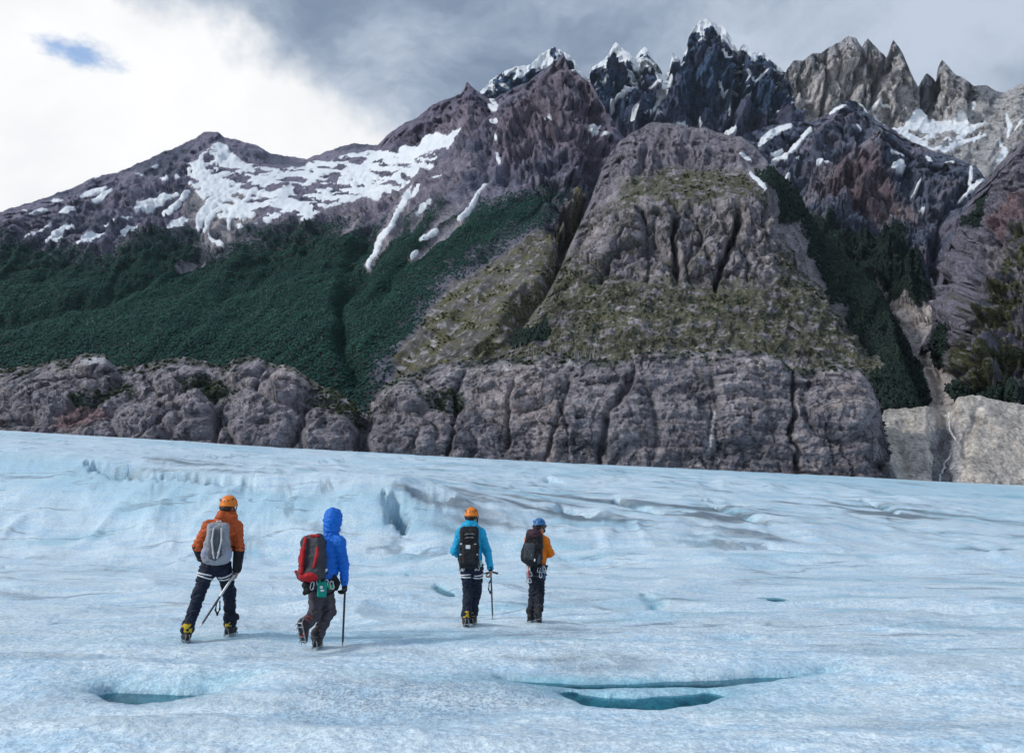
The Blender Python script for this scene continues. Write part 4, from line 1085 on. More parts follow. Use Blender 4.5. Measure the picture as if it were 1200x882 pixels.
# ------------------------------------------------------------------ meltwater
m, t = new_mat("meltwater")
pos = t.n('ShaderNodeNewGeometry').outputs['Position']
bp = t.n('ShaderNodeBump', None, Strength=0.10, Distance=0.01, Height=t.noise(t.vm('MULTIPLY', pos, (1, 2, 1)), 14.0, 3.0))
tr = t.n('ShaderNodeBsdfTransparent', None, Color=(0.46, 0.82, 0.87, 1.0))
gl = t.n('ShaderNodeBsdfGlossy', None, Color=(1, 1, 1, 1), Roughness=0.04, Normal=bp)
fr = t.n('ShaderNodeFresnel', None, IOR=1.33, Normal=bp)
mx = t.n('ShaderNodeMixShader', None, i0=t.m('MULTIPLY', fr.outputs[0], 0.7), i1=tr.outputs[0], i2=gl.outputs[0])
t.n('ShaderNodeOutputMaterial', None, Surface=mx.outputs[0])
M_WATER = m
for lab, pts, wd, dp, wl in POOLS:
    P = np.array(pts, float)
    lo_, hi_ = P.min(0) - 3 * wd, P.max(0) + 3 * wd
    gx, gy = np.meshgrid(np.arange(lo_[0], hi_[0], wd / 4), np.arange(lo_[1], hi_[1], wd / 4))
    dd, _ = line_dist(gx, gy, [tuple(q) for q in P])
    vi = np.arange(gx.size).reshape(gx.shape)
    q = np.stack([vi[:-1, :-1], vi[:-1, 1:], vi[1:, 1:], vi[1:, :-1]], -1)[dd[:-1, :-1] < 2.3 * wd]
    use, inv = np.unique(q, return_inverse=True)
    V = np.stack([gx.ravel(), gy.ravel(), np.full(gx.size, POOL_Z[lab] + wl)], -1)[use]
    link("meltwater", np_mesh("meltwater", V, inv.reshape(-1, 4), M_WATER), kind="structure", label=lab)

# ================================================================== woods
def scatter(S, mask, per_area, seed, cap):
    """random points on a mountainside where mask is high, even per square metre of ground"""
    P = S.world
    a, b, c, dq = P[:-1, :-1], P[:-1, 1:], P[1:, 1:], P[1:, :-1]
    ar = 0.5 * np.linalg.norm(np.cross(c - a, dq - b), axis=-1)
    mk = 0.25 * (mask[:-1, :-1] + mask[1:, :-1] + mask[:-1, 1:] + mask[1:, 1:])
    wgt = (ar * (mk > 0.45) * mk ** 2).ravel()
    n = min(cap, int(wgt.sum() * per_area))
    rg = np.random.default_rng(seed)
    idx = rg.choice(wgt.size, n, p=wgt / wgt.sum())
    u, v = rg.random((n, 1)), rg.random((n, 1))
    g = lambda q: q.reshape(-1, 3)[idx]
    return (g(a) * (1 - u) + g(b) * u) * (1 - v) + (g(dq) * (1 - u) + g(c) * u) * v


def leaf_mat(name, c0, c1, c2):
    m, t = new_mat(name)
    rnd = t.n('ShaderNodeObjectInfo').outputs['Random']
    pos = t.n('ShaderNodeNewGeometry').outputs['Position']
    c = t.mix(t.m('MULTIPLY', rnd, 0.75), c0, c1)
    c = t.mix(t.ss(rnd, 0.985, 0.995), c, c2)
    c = t.mix(t.m('MULTIPLY', t.ss(t.noise(pos, 0.007, 4.0), 0.38, 0.62), 0.75), c, c0)
    b = t.n('ShaderNodeBsdfPrincipled', None, Base_Color=c, Roughness=0.7)
    b.inputs['Specular IOR Level'].default_value = 0.2
    t.n('ShaderNodeOutputMaterial', None, Surface=b)
    return m


M_LEAF = leaf_mat("beech_leaf", (0.012, 0.056, 0.048), (0.036, 0.122, 0.088), (0.15, 0.18, 0.16))
M_LEAF_D = leaf_mat("dark_shrub_leaf", (0.012, 0.026, 0.022), (0.028, 0.052, 0.036), (0.075, 0.085, 0.055))
M_SHRUB = leaf_mat("shrub_leaf", (0.024, 0.040, 0.020), (0.055, 0.068, 0.030), (0.11, 0.11, 0.07))


def crown_collection(name, mat, tall, n=5, seed=0):
    col = bpy.data.collections.new(name)
    for k in range(n):
        rg = random.Random(seed + k)
        bm = bmesh.new()
        for j in range(3 if tall > 1.2 else 2):                      # a few ragged clumps, one above the other
            mx = Matrix.Translation((rg.uniform(-.4, .4), rg.uniform(-.4, .4), tall * (0.35 + 0.42 * j))) @ Matrix.Diagonal((1.0 - .22 * j, 1.0 - .22 * j, tall * .42, 1))
            bmesh.ops.create_icosphere(bm, subdivisions=1, radius=1.0, matrix=mx)
        for v in bm.verts:
            f = rg.uniform(0.62, 1.25)
            v.co.x *= f; v.co.y *= f; v.co.z *= rg.uniform(0.9, 1.1)
        me = bpy.data.meshes.new(name); bm.to_mesh(me); bm.free()
        me.materials.append(mat)
        col.objects.link(bpy.data.objects.new(name, me))
    return col


def wood(name, pts, col, smin, smax, seed, label):
    rg = np.random.default_rng(seed)
    me = bpy.data.meshes.new(name)
    me.vertices.add(len(pts)); me.vertices.foreach_set("co", np.asarray(pts, np.float32).ravel())
    sc = me.attributes.new("size", 'FLOAT', 'POINT'); sc.data.foreach_set("value", rg.uniform(smin, smax, len(pts)).astype(np.float32))
    rz = me.attributes.new("turn", 'FLOAT_VECTOR', 'POINT')
    rv = np.zeros((len(pts), 3), np.float32); rv[:, 2] = rg.uniform(0, 6.28, len(pts)); rv[:, :2] = rg.normal(0, .08, (len(pts), 2))
    rz.data.foreach_set("vector", rv.ravel())
    me.update()
    o = link(name, me, kind="stuff", label=label)
    ng = bpy.data.node_groups.new(name, 'GeometryNodeTree')
    ng.interface.new_socket("Geometry", in_out='INPUT', socket_type='NodeSocketGeometry')
    ng.interface.new_socket("Geometry", in_out='OUTPUT', socket_type='NodeSocketGeometry')
    N, L = ng.nodes, ng.links
    gi, go = N.new('NodeGroupInput'), N.new('NodeGroupOutput')
    ci = N.new('GeometryNodeCollectionInfo'); ci.inputs['Collection'].default_value = col
    ci.inputs['Separate Children'].default_value = True; ci.inputs['Reset Children'].default_value = True
    ip = N.new('GeometryNodeInstanceOnPoints'); ip.inputs['Pick Instance'].default_value = True
    a1 = N.new('GeometryNodeInputNamedAttribute'); a1.data_type = 'FLOAT'; a1.inputs['Name'].default_value = "size"
    a2 = N.new('GeometryNodeInputNamedAttribute'); a2.data_type = 'FLOAT_VECTOR'; a2.inputs['Name'].default_value = "turn"
    L.new(gi.outputs[0], ip.inputs['Points']); L.new(ci.outputs[0], ip.inputs['Instance'])
    L.new(a1.outputs[0], ip.inputs['Scale']); L.new(a2.outputs[0], ip.inputs['Rotation'])
    L.new(ip.outputs[0], go.inputs[0])
    md = o.modifiers.new("trees", 'NODES'); md.node_group = ng
    return o


wood("forest", scatter(SL, FOREST_MASK, 1 / 8.0, 1, 150000), crown_collection("beech", M_LEAF, 1.2, seed=3), 1.0, 2.4, 5, "dense teal-green forest covering the left mountainside")
pv = np.concatenate([scatter(SM, VEG_MID, 1 / 25.0, 2, 24000), scatter(SC, COPSE, 1 / 14.0, 3, 16000), scatter(SR, COPSE_R, 1 / 14.0, 4, 8000)])
wood("valley_forest", pv, crown_collection("dark_beech", M_LEAF_D, 1.6, seed=13), 1.3, 3.2, 6, "dark woods in the valley and on the shaded flank of the dome")
ps = np.concatenate([scatter(SC, SHRUB_C, 1 / 40.0, 7, 5000), scatter(SR, SHRUB_R, 1 / 45.0, 8, 2500), scatter(SH, SHRUB_H, 1 / 18.0, 9, 4000), scatter(SL, SHRUB_L, 1 / 60.0, 10, 4000)])
wood("shrubs", ps, crown_collection("low_beech", M_SHRUB, 1.0, seed=23), 0.9, 2.4, 7, "low green shrubs on the grassy ledges and cliff tops")

# ------------------------------------------------------------------ standing dead trees on the ledge
def at(S, px, py):
    i = np.argmin((S.px - px) ** 2 + (S.py - py) ** 2)
    return S.world.reshape(-1, 3)[i]


m, t = new_mat("bleached_wood")
rnd = t.n('ShaderNodeObjectInfo').outputs['Random']
b = t.n('ShaderNodeBsdfPrincipled', None, Base_Color=t.mix(rnd, (0.20, 0.20, 0.19), (0.36, 0.355, 0.34)), Roughness=0.9)
t.n('ShaderNodeOutputMaterial', None, Surface=b)
M_DEAD = m


def bar(bm, p, q, r0, r1, seg=6):
    p, q = Vector(p), Vector(q)
    ax = (q - p).normalized()
    u = ax.orthogonal().normalized(); v = ax.cross(u)
    ra, rb = [], []
    for k in range(seg):
        a = 2 * math.pi * k / seg
        dv = u * math.cos(a) + v * math.sin(a)
        ra.append(bm.verts.new(p + dv * r0)); rb.append(bm.verts.new(q + dv * r1))
    for k in range(seg):
        bm.faces.new((ra[k], ra[(k + 1) % seg], rb[(k + 1) % seg], rb[k]))
    bm.faces.new(ra[::-1]); bm.faces.new(rb)


dead_trunks, dead_limbs = [], []
for k in range(6):
    rg = random.Random(50 + k)
    bm = bmesh.new()
    h = rg.uniform(7, 12); lx, ly = rg.uniform(-1, 1), rg.uniform(-.6, .6)
    mid = (lx * .4, ly * .4, h * .55)
    bar(bm, (0, 0, -1.0), mid, .36, .26); bar(bm, mid, (lx, ly, h), .26, .08)
    me = bpy.data.meshes.new("trunk"); bm.to_mesh(me); bm.free(); me.materials.append(M_DEAD); dead_trunks.append(me)
    dead_limbs.append([])
    for j in range(2):
        bm = bmesh.new()
        f = rg.uniform(.45, .85); a = rg.uniform(0, 6.28); l = rg.uniform(1.2, 2.6) * (1.2 - f)
        s = Vector((lx * f * .8, ly * f * .8, h * f))
        bar(bm, s, s + Vector((math.cos(a) * l, math.sin(a) * l, l * .9)), .13, .05, 5)
        me = bpy.data.meshes.new("limb"); bm.to_mesh(me); bm.free(); me.materials.append(M_DEAD); dead_limbs[-1].append(me)
rg = random.Random(9)
for k in range(110):
    px = rg.gauss(668, 42); px = min(max(px, 560), 772)
    py = rg.uniform(410, 428) - 0.05 * abs(px - 668)
    p = at(SC, px, py) if rg.random() < 0.75 else at(SH, px, interp_curve(sky_cliff, px) + rg.uniform(0, 3))
    i = rg.randrange(6)
    e = bpy.data.objects.new("dead_tree", None); COL.objects.link(e)
    e.location = p; e.rotation_euler = (0, 0, rg.uniform(0, 6.28)); sc = rg.uniform(.45, .95); e.scale = (sc, sc, sc)
    e["label"] = "bare bleached grey dead tree standing on the ledge above the cliff"; e["category"] = "tree"; e["group"] = "dead trees on the ledge"
    link("trunk", dead_trunks[i], e); [link("limb", l_, e) for l_ in dead_limbs[i]]

# ------------------------------------------------------------------ waterfall in the moraine gully
m, t = new_mat("white_water")
pos = t.n('ShaderNodeNewGeometry').outputs['Position']
b = t.n('ShaderNodeBsdfPrincipled', None, Base_Color=t.mix(t.ss(t.noise(pos, 0.5, 4.0), 0.35, 0.6), (0.45, 0.52, 0.58), (0.80, 0.83, 0.86)), Roughness=0.5)
t.n('ShaderNodeOutputMaterial', None, Surface=b)
path = [(1111, 484), (1112, 494), (1110, 505), (1112, 515), (1109, 526), (1107, 538), (1105, 550), (1104, 562), (1103, 572)]
pts = []
for (ax, ay), (bx, by) in zip(path[:-1], path[1:]):
    for f in np.linspace(0, 1, 5)[:-1]:
        q = at(SMO, ax + (bx - ax) * f, ay + (by - ay) * f)
        pts.append(q)
rows = []
rg = random.Random(3)
for i, q in enumerate(pts):
    hw = rg.uniform(0.55, 1.5)
    dx = rg.uniform(-.5, .5)
    rows.append([(q[0] + dx + hw * math.cos(a), q[1] - 1.6 + 0.9 * math.sin(a), q[2] + .4) for a in np.linspace(0, 2 * math.pi, 9)[:-1]])
link("waterfall", grid_mesh("waterfall", np.array(rows), m, close_u=True), kind="structure", label="thin white waterfall in the moraine gully")
# ================================================================== people
def sub_noise(P, sc, seed, octs=3):
    return fbm(P[:, 0] / sc, P[:, 1] / sc, P[:, 2] / sc, octs=octs, seed=seed)


def cap(a, b, r1, r2=None, k=0.03, sy=1.0, neg=False):
    return ('c', np.array(a, float), np.array(b, float), r1, r1 if r2 is None else r2, k, sy, neg)


def ell(c, r, k=0.03, neg=False, rx=0.0, ry=0.0):
    return ('e', np.array(c, float), np.array(r, float), k, neg, rx, ry)


def box(c, h, rd, k=0.02, neg=False, rx=0.0, ry=0.0):
    return ('b', np.array(c, float), np.array(h, float), rd, k, neg, rx, ry)


def chain(pts, rs, k=0.02, sy=1.0):
    rs = rs if isinstance(rs, (list, tuple)) else [rs] * len(pts)
    return [cap(pts[i], pts[i + 1], rs[i], rs[i + 1], k, sy) for i in range(len(pts) - 1)]


def ring(c, axis, ru, rv, r, n=18, k=0.004):
    ax = Vector(axis).normalized()
    u = Vector((1, 0, 0)); u = (u - ax * u.dot(ax)).normalized(); v = ax.cross(u)
    pts = [Vector(c) + u * ru * math.cos(2 * math.pi * i / n) + v * rv * math.sin(2 * math.pi * i / n) for i in range(n + 1)]
    return chain(pts, r, k)


def sdf_mesh(name, prims, h, mat, fold=0.0, fsc=0.08, seed=0, quilt=0.0):
    """one continuous surface round all the volumes (surface nets)"""
    lo, hi = np.full(3, 1e9), np.full(3, -1e9)
    for p in prims:
        if p[0] == 'c':
            if p[7]: continue
            r = max(p[3], p[4])
            lo = np.minimum(lo, np.minimum(p[1], p[2]) - r); hi = np.maximum(hi, np.maximum(p[1], p[2]) + r)
        else:
            if p[5 if p[0] == 'b' else 4]: continue
            r = float(np.linalg.norm(p[2])) if (p[-1] or p[-2]) else p[2]
            lo = np.minimum(lo, p[1] - r - (p[3] if p[0] == 'b' else 0)); hi = np.maximum(hi, p[1] + r + (p[3] if p[0] == 'b' else 0))
    lo -= 3 * h + fold * 1.5; hi += 3 * h + fold * 1.5
    n = np.ceil((hi - lo) / h).astype(int) + 1
    ax = [lo[i] + h * np.arange(n[i]) for i in range(3)]
    F = np.full(n, 0.5, np.float32)
    for p in prims:
        neg = p[7] if p[0] == 'c' else p[5 if p[0] == 'b' else 4]
        k = p[5] if p[0] == 'c' else (p[3] if p[0] == 'e' else p[4])
        if p[0] == 'c':
            r = max(p[3], p[4]); a0, a1 = np.minimum(p[1], p[2]) - r, np.maximum(p[1], p[2]) + r
        else:
            r = float(np.linalg.norm(p[2])) if (p[-1] or p[-2]) else p[2]
            ex = p[3] if p[0] == 'b' else 0
            a0, a1 = p[1] - r - ex, p[1] + r + ex
        pad = k + 4 * h
        i0 = np.clip(((a0 - pad - lo) / h).astype(int), 0, n); i1 = np.clip(((a1 + pad - lo) / h).astype(int) + 2, 0, n)
        if (i1 <= i0).any(): continue
        x, y, z = (ax[i][i0[i]:i1[i]] for i in range(3))
        x, y, z = x[:, None, None], y[None, :, None], z[None, None, :]
        if p[0] == 'c':
            a, b = p[1], p[2]; ba = b - a; L = max(float(ba @ ba), 1e-12)
            t = np.clip(((x - a[0]) * ba[0] + (y - a[1]) * ba[1] + (z - a[2]) * ba[2]) / L, 0, 1)
            dx, dy, dz = x - a[0] - t * ba[0], (y - a[1] - t * ba[1]) / p[6], z - a[2] - t * ba[2]
            dist = np.sqrt(dx * dx + dy * dy + dz * dz) - (p[3] + (p[4] - p[3]) * t)
        else:
            X, Y, Z = x - p[1][0], y - p[1][1], z - p[1][2]
            if p[-2]:
                cs, sn = math.cos(p[-2]), math.sin(p[-2]); Y, Z = cs * Y + sn * Z, -sn * Y + cs * Z
            if p[-1]:
                cs, sn = math.cos(p[-1]), math.sin(p[-1]); X, Z = cs * X - sn * Z, sn * X + cs * Z
            if p[0] == 'e':
                q = np.sqrt((X / p[2][0]) ** 2 + (Y / p[2][1]) ** 2 + (Z / p[2][2]) ** 2)
                g = np.sqrt((X / p[2][0] ** 2) ** 2 + (Y / p[2][1] ** 2) ** 2 + (Z / p[2][2] ** 2) ** 2) + 1e-6
                dist = q * (q - 1) / g
            else:
                qx, qy, qz = np.abs(X) - p[2][0], np.abs(Y) - p[2][1], np.abs(Z) - p[2][2]
                dist = np.sqrt(np.maximum(qx, 0) ** 2 + np.maximum(qy, 0) ** 2 + np.maximum(qz, 0) ** 2) + np.minimum(np.maximum(qx, np.maximum(qy, qz)), 0) - p[3]
        sl_ = (slice(i0[0], i1[0]), slice(i0[1], i1[1]), slice(i0[2], i1[2]))
        o = F[sl_]
        if neg:
            F[sl_] = np.maximum(o, -dist)
        else:
            e = np.maximum(k - np.abs(o - dist), 0) / max(k, 1e-6)
            F[sl_] = np.minimum(o, dist) - e * e * k * 0.25
    if fold > 0:
        near = np.argwhere(np.abs(F) < 0.045)
        P = lo + near * h
        P2 = P + 0.03 * np.stack([sub_noise(P, 0.12, seed + 1, 1), sub_noise(P, 0.12, seed + 2, 1), sub_noise(P, 0.12, seed + 3, 1)], -1)
        dv = fold * (ridged(P2[:, 0] / fsc, P2[:, 1] / fsc, P2[:, 2] / (fsc * 0.6), octs=2, seed=seed) - 0.5)
        if quilt:
            dv = dv - quilt * (np.abs(np.sin(P[:, 2] * math.pi / 0.062)) - 0.5)
        F[near[:, 0], near[:, 1], near[:, 2]] += dv
    S_ = F < 0
    c = np.zeros(np.array(n) - 1, np.int8)
    offs = [(i, j, k) for i in (0, 1) for j in (0, 1) for k in (0, 1)]
    sl3 = lambda o: tuple(slice(o[q], n[q] - 1 + o[q]) for q in range(3))
    for o in offs:
        c += S_[sl3(o)]
    act = np.argwhere((c > 0) & (c < 8))
    vid = np.full(np.array(n) - 1, -1, np.int32)
    vid[act[:, 0], act[:, 1], act[:, 2]] = np.arange(len(act))
    cor = {o: F[act[:, 0] + o[0], act[:, 1] + o[1], act[:, 2] + o[2]] for o in offs}
    acc = np.zeros((len(act), 3)); cnt = np.zeros(len(act))
    for o in offs:
        for q in range(3):
            if o[q] == 0:
                o2 = list(o); o2[q] = 1; o2 = tuple(o2)
                f0, f1 = cor[o], cor[o2]
                m_ = (f0 < 0) != (f1 < 0)
                t = np.where(m_, f0 / np.where(m_, f0 - f1, 1), 0)
                pt = np.tile(np.array(o, float), (len(act), 1)); pt[:, q] = t
                acc += pt * m_[:, None]; cnt += m_
    V = lo + (act + acc / cnt[:, None]) * h
    faces = []
    for q in range(3):
        sA = [slice(1, n[w_] - 1) for w_ in range(3)]; sB = list(sA)
        sA[q] = slice(0, n[q] - 1); sB[q] = slice(1, n[q])
        d_ = S_[tuple(sA)] != S_[tuple(sB)]
        e = np.argwhere(d_)
        if not len(e): continue
        for w_ in range(3):
            if w_ != q: e[:, w_] += 1
        ins = S_[e[:, 0], e[:, 1], e[:, 2]]
        u, v = [(1, 2), (2, 0), (0, 1)][q]
        def gid(du, dv):
            g = e.copy(); g[:, u] += du; g[:, v] += dv
            return vid[g[:, 0], g[:, 1], g[:, 2]]
        quad = np.stack([gid(-1, -1), gid(0, -1), gid(0, 0), gid(-1, 0)], -1)
        quad[~ins] = quad[~ins][:, ::-1]
        faces.append(quad)
    return np_mesh(name, V, np.concatenate(faces), mat)


def cloth(name, col, rough=0.8, var=0.25, sheen=0.0, scale=60.0):
    m, t = new_mat(name)
    pos = t.n('ShaderNodeTexCoord').outputs['Object']
    nz = t.noise(pos, 7.0, 5.0, 0.6); fn = t.noise(pos, scale, 3.0, 0.6)
    dk = tuple(c * (1 - var) for c in col); lt = tuple(min(1, c * (1 + var)) for c in col)
    c = t.mix(t.ss(t.m('MULTIPLY_ADD', fn, 0.4, t.m('MULTIPLY', nz, 0.6)), 0.35, 0.65), dk, lt)
    bp = t.n('ShaderNodeBump', None, Strength=0.35, Distance=0.004, Height=t.m('MULTIPLY_ADD', fn, 0.3, nz))
    b = t.n('ShaderNodeBsdfPrincipled', None, Base_Color=c, Roughness=rough, Normal=bp)
    b.inputs['Specular IOR Level'].default_value = 0.3
    b.inputs['Sheen Weight'].default_value = sheen
    t.n('ShaderNodeOutputMaterial', None, Surface=b)
    return m


def solid(name, col, rough=0.4, metal=0.0):
    m, t = new_mat(name)
    pos = t.n('ShaderNodeTexCoord').outputs['Object']
    nz = t.noise(pos, 30.0, 4.0)
    c = t.mix(t.ss(nz, 0.35, 0.7), tuple(q * 0.82 for q in col), col)
    b = t.n('ShaderNodeBsdfPrincipled', None, Base_Color=c, Metallic=metal)
    t.set(b, 'Roughness', t.m('MULTIPLY_ADD', nz, 0.2, rough - 0.1))
    t.n('ShaderNodeOutputMaterial', None, Surface=b)
    return m


SKIN = cloth("skin", (0.50, 0.30, 0.22), 0.55, 0.08)
HAIR = cloth("hair", (0.03, 0.02, 0.015), 0.6, 0.3)
BLACK = cloth("black_nylon", (0.012, 0.013, 0.016), 0.7, 0.3)
BLACKR = solid("black_rubber", (0.014, 0.014, 0.015), 0.6)
STEEL = solid("steel", (0.35, 0.36, 0.38), 0.35, 0.9)
ALU = solid("anodised_aluminium", (0.62, 0.63, 0.65), 0.35, 0.7)
DKMETAL = solid("dark_steel", (0.06, 0.065, 0.075), 0.4, 0.6)
WHITE = cloth("white_webbing", (0.72, 0.73, 0.74), 0.75, 0.1)
YELLOW = cloth("yellow_boot_cuff", (0.55, 0.38, 0.02), 0.7, 0.15)
RED = cloth("red_nylon", (0.42, 0.012, 0.018), 0.65, 0.25)
ORANGE_H = solid("orange_plastic", (0.85, 0.22, 0.012), 0.35)
BLUE_H = solid("blue_plastic", (0.02, 0.16, 0.42), 0.35)
LENS = solid("dark_visor", (0.01, 0.01, 0.012), 0.15)


def v3(x, y, z):
    return np.array((x, y, z), float)


def hand_prims(wrist, fdir, side, palm, curl=0.9):
    """palm, four unequal bent fingers and a thumb; fdir = along the forearm, side = towards the thumb, palm = inward"""
    f, s, p = (np.array(Vector(q).normalized()) for q in (fdir, side, palm))
    w = np.array(wrist, float)
    kn = w + f * 0.088
    pr = [cap(w - f * 0.02, w + f * 0.03, 0.027, 0.03, 0.015), cap(w + f * 0.045 + s * 0.02, kn + s * 0.026, 0.019, 0.015, 0.015), cap(w + f * 0.045 - s * 0.018, kn - s * 0.024, 0.019, 0.014, 0.015), cap(w + f * 0.04, kn, 0.02, 0.015, 0.015)]
    for i, ln in enumerate((0.040, 0.046, 0.043, 0.034)):
        q = kn + s * (0.029 - 0.0195 * i)
        a = 0.0
        for j, (sg, r) in enumerate(((1.0, 0.0098), (0.72, 0.0092), (0.6, 0.0082))):
            a += curl * (0.75 if j == 0 else 1.0)
            q2 = q + (f * math.cos(a) + p * math.sin(a)) * ln * sg
            pr.append(cap(q, q2, r, r * 0.94, 0.004)); q = q2
    q = w + f * 0.03 + s * 0.03
    for dv, l in ((s * 0.75 + f * 0.6 + p * 0.35, 0.038), (f * 0.75 + p * 0.65 + s * 0.1, 0.032), (f * 0.4 + p * 0.9 - s * 0.2, 0.024)):
        dv = dv / np.linalg.norm(dv); q2 = q + dv * l
        pr.append(cap(q, q2, 0.0115, 0.0105, 0.006)); q = q2
    return pr


def head_prims(c, yaw, tilt=0.0):
    """skull, jaw, nose, brow, eyes, lips and ears turned by yaw (0 = facing away, + = to the right)"""
    c = np.array(c, float)
    fx, fy = math.sin(yaw), math.cos(yaw)
    F = lambda a, b, z: c + v3(fx * a + fy * b, fy * a - fx * b, z)      # a forward, b to the head's right
    pr = [ell(c + v3(0, 0, .015), (.079, .09, .1), .02), cap(F(.02, 0, -.03), F(.045, 0, -.085), .06, .042, .03), cap(F(.088, 0, .008), F(.108, 0, -.03), .009, .014, .012),
          cap(F(.082, -.03, .028), F(.082, .03, .028), .012, .012, .012), cap(F(.083, -.02, -.062), F(.083, .02, -.062), .008, .008, .008), cap(F(.078, -.018, -.052), F(.08, .018, -.052), .006, .006, .008)]
    for s in (-1, 1):
        pr += [cap(F(-.005, s * .08, .012), F(-.008, s * .084, -.03), .014, .01, .006), ell(F(.074, s * .031, .008), (.013, .013, .011), .006), cap(F(.05, s * .05, -.02), F(.06, s * .045, -.03), .02, .018, .02)]
    return pr


def put(name, parent, me):
    return link(name, me, parent)


def boot(parent, ankle, toe_dir, pitch, cuff, sole, h=0.007, accent=None):
    """boot with a crampon strapped below; ankle = top joint, toe_dir in the ground plane, pitch lifts the heel"""
    d_ = np.array((toe_dir[0], toe_dir[1], 0.0)); d_ /= np.linalg.norm(d_)
    fw = d_ * math.cos(pitch) + v3(0, 0, -math.sin(pitch)); upv = v3(0, 0, math.cos(pitch)) + d_ * math.sin(pitch)
    sd = np.cross(fw, upv)
    a = np.array(ankle, float)
    B = lambda f, s, u: a + fw * f + sd * s + upv * u
    pr = [cap(B(-.01, 0, .04), B(-.012, 0, -.06), .062, .056, .03), cap(B(-.055, 0, -.085), B(.05, 0, -.085), .046, .047, .03), cap(B(.04, 0, -.085), B(.165, 0, -.098), .05, .036, .03), cap(B(.0, 0, -.03), B(.1, 0, -.075), .052, .042, .03)]
    bt = put("boot", parent, sdf_mesh("boot", pr, h, BLACKR, 0.006, .05, 5))
    pr = chain([B(-.012, 0, .03), B(-.012, 0, -.012)], [.067, .064], .01)
    put("cuff", bt, sdf_mesh("cuff", pr, h, cuff))
    pr = [box_bar(B(-.09, s * .03, -.13), B(.16, s * .036, -.134), .008) for s in (-1, 1)]
    pr += [box_bar(B(q, -.035, -.132), B(q, .035, -.132), .008) for q in (-.085, -.03, .04, .10, .16)]
    for q in (-.085, -.03, .04, .10, .155):
        for s in (-1, 1):
            pr.append(cap(B(q, s * .036, -.13), B(q + .01, s * .042, -.168), .008, .004, .003))
    for s in (-1, 1):
        pr.append(cap(B(.16, s * .022, -.13), B(.205, s * .024, -.145), .008, .004, .003))
        pr.append(cap(B(-.09, s * .03, -.13), B(-.105, s * .02, -.06), .007, .007, .003))
    put("crampon", bt, sdf_mesh("crampon", pr, .0055, sole))
    pr = ring(B(.06, 0, -.085), tuple(fw * .9 + upv * .35), .056, .058, .007, 16)
    put("crampon_strap", bt, sdf_mesh("crampon_strap", pr, .006, accent or BLACK))
    return bt


def box_bar(a, b, r):
    return cap(a, b, r, r, 0.004)


def person_root(i, label, yaw=0.0):
    p = STAND[i]
    e = bpy.data.objects.new("person", None); COL.objects.link(e)
    e.location = p; e.rotation_euler = (0, 0, -math.atan2(p.x, p.y))
    e["label"], e["category"], e["group"] = label, "person", "roped-up hikers crossing the glacier"
    e["group"] = "hikers crossing the glacier"
    bpy.context.view_layer.update()
    return e


def thing_at(name, root, loc, rot, label, cat, group):
    """a top-level thing set at a point of a hiker's own frame"""
    e = bpy.data.objects.new(name, None); COL.objects.link(e)
    mw = Matrix.Translation(root.location) @ root.rotation_euler.to_matrix().to_4x4() @ Matrix.Translation(loc) @ rot.to_matrix().to_4x4()
    e.matrix_world = mw
    e["label"], e["category"], e["group"] = label, cat, group
    return e


from mathutils import Euler


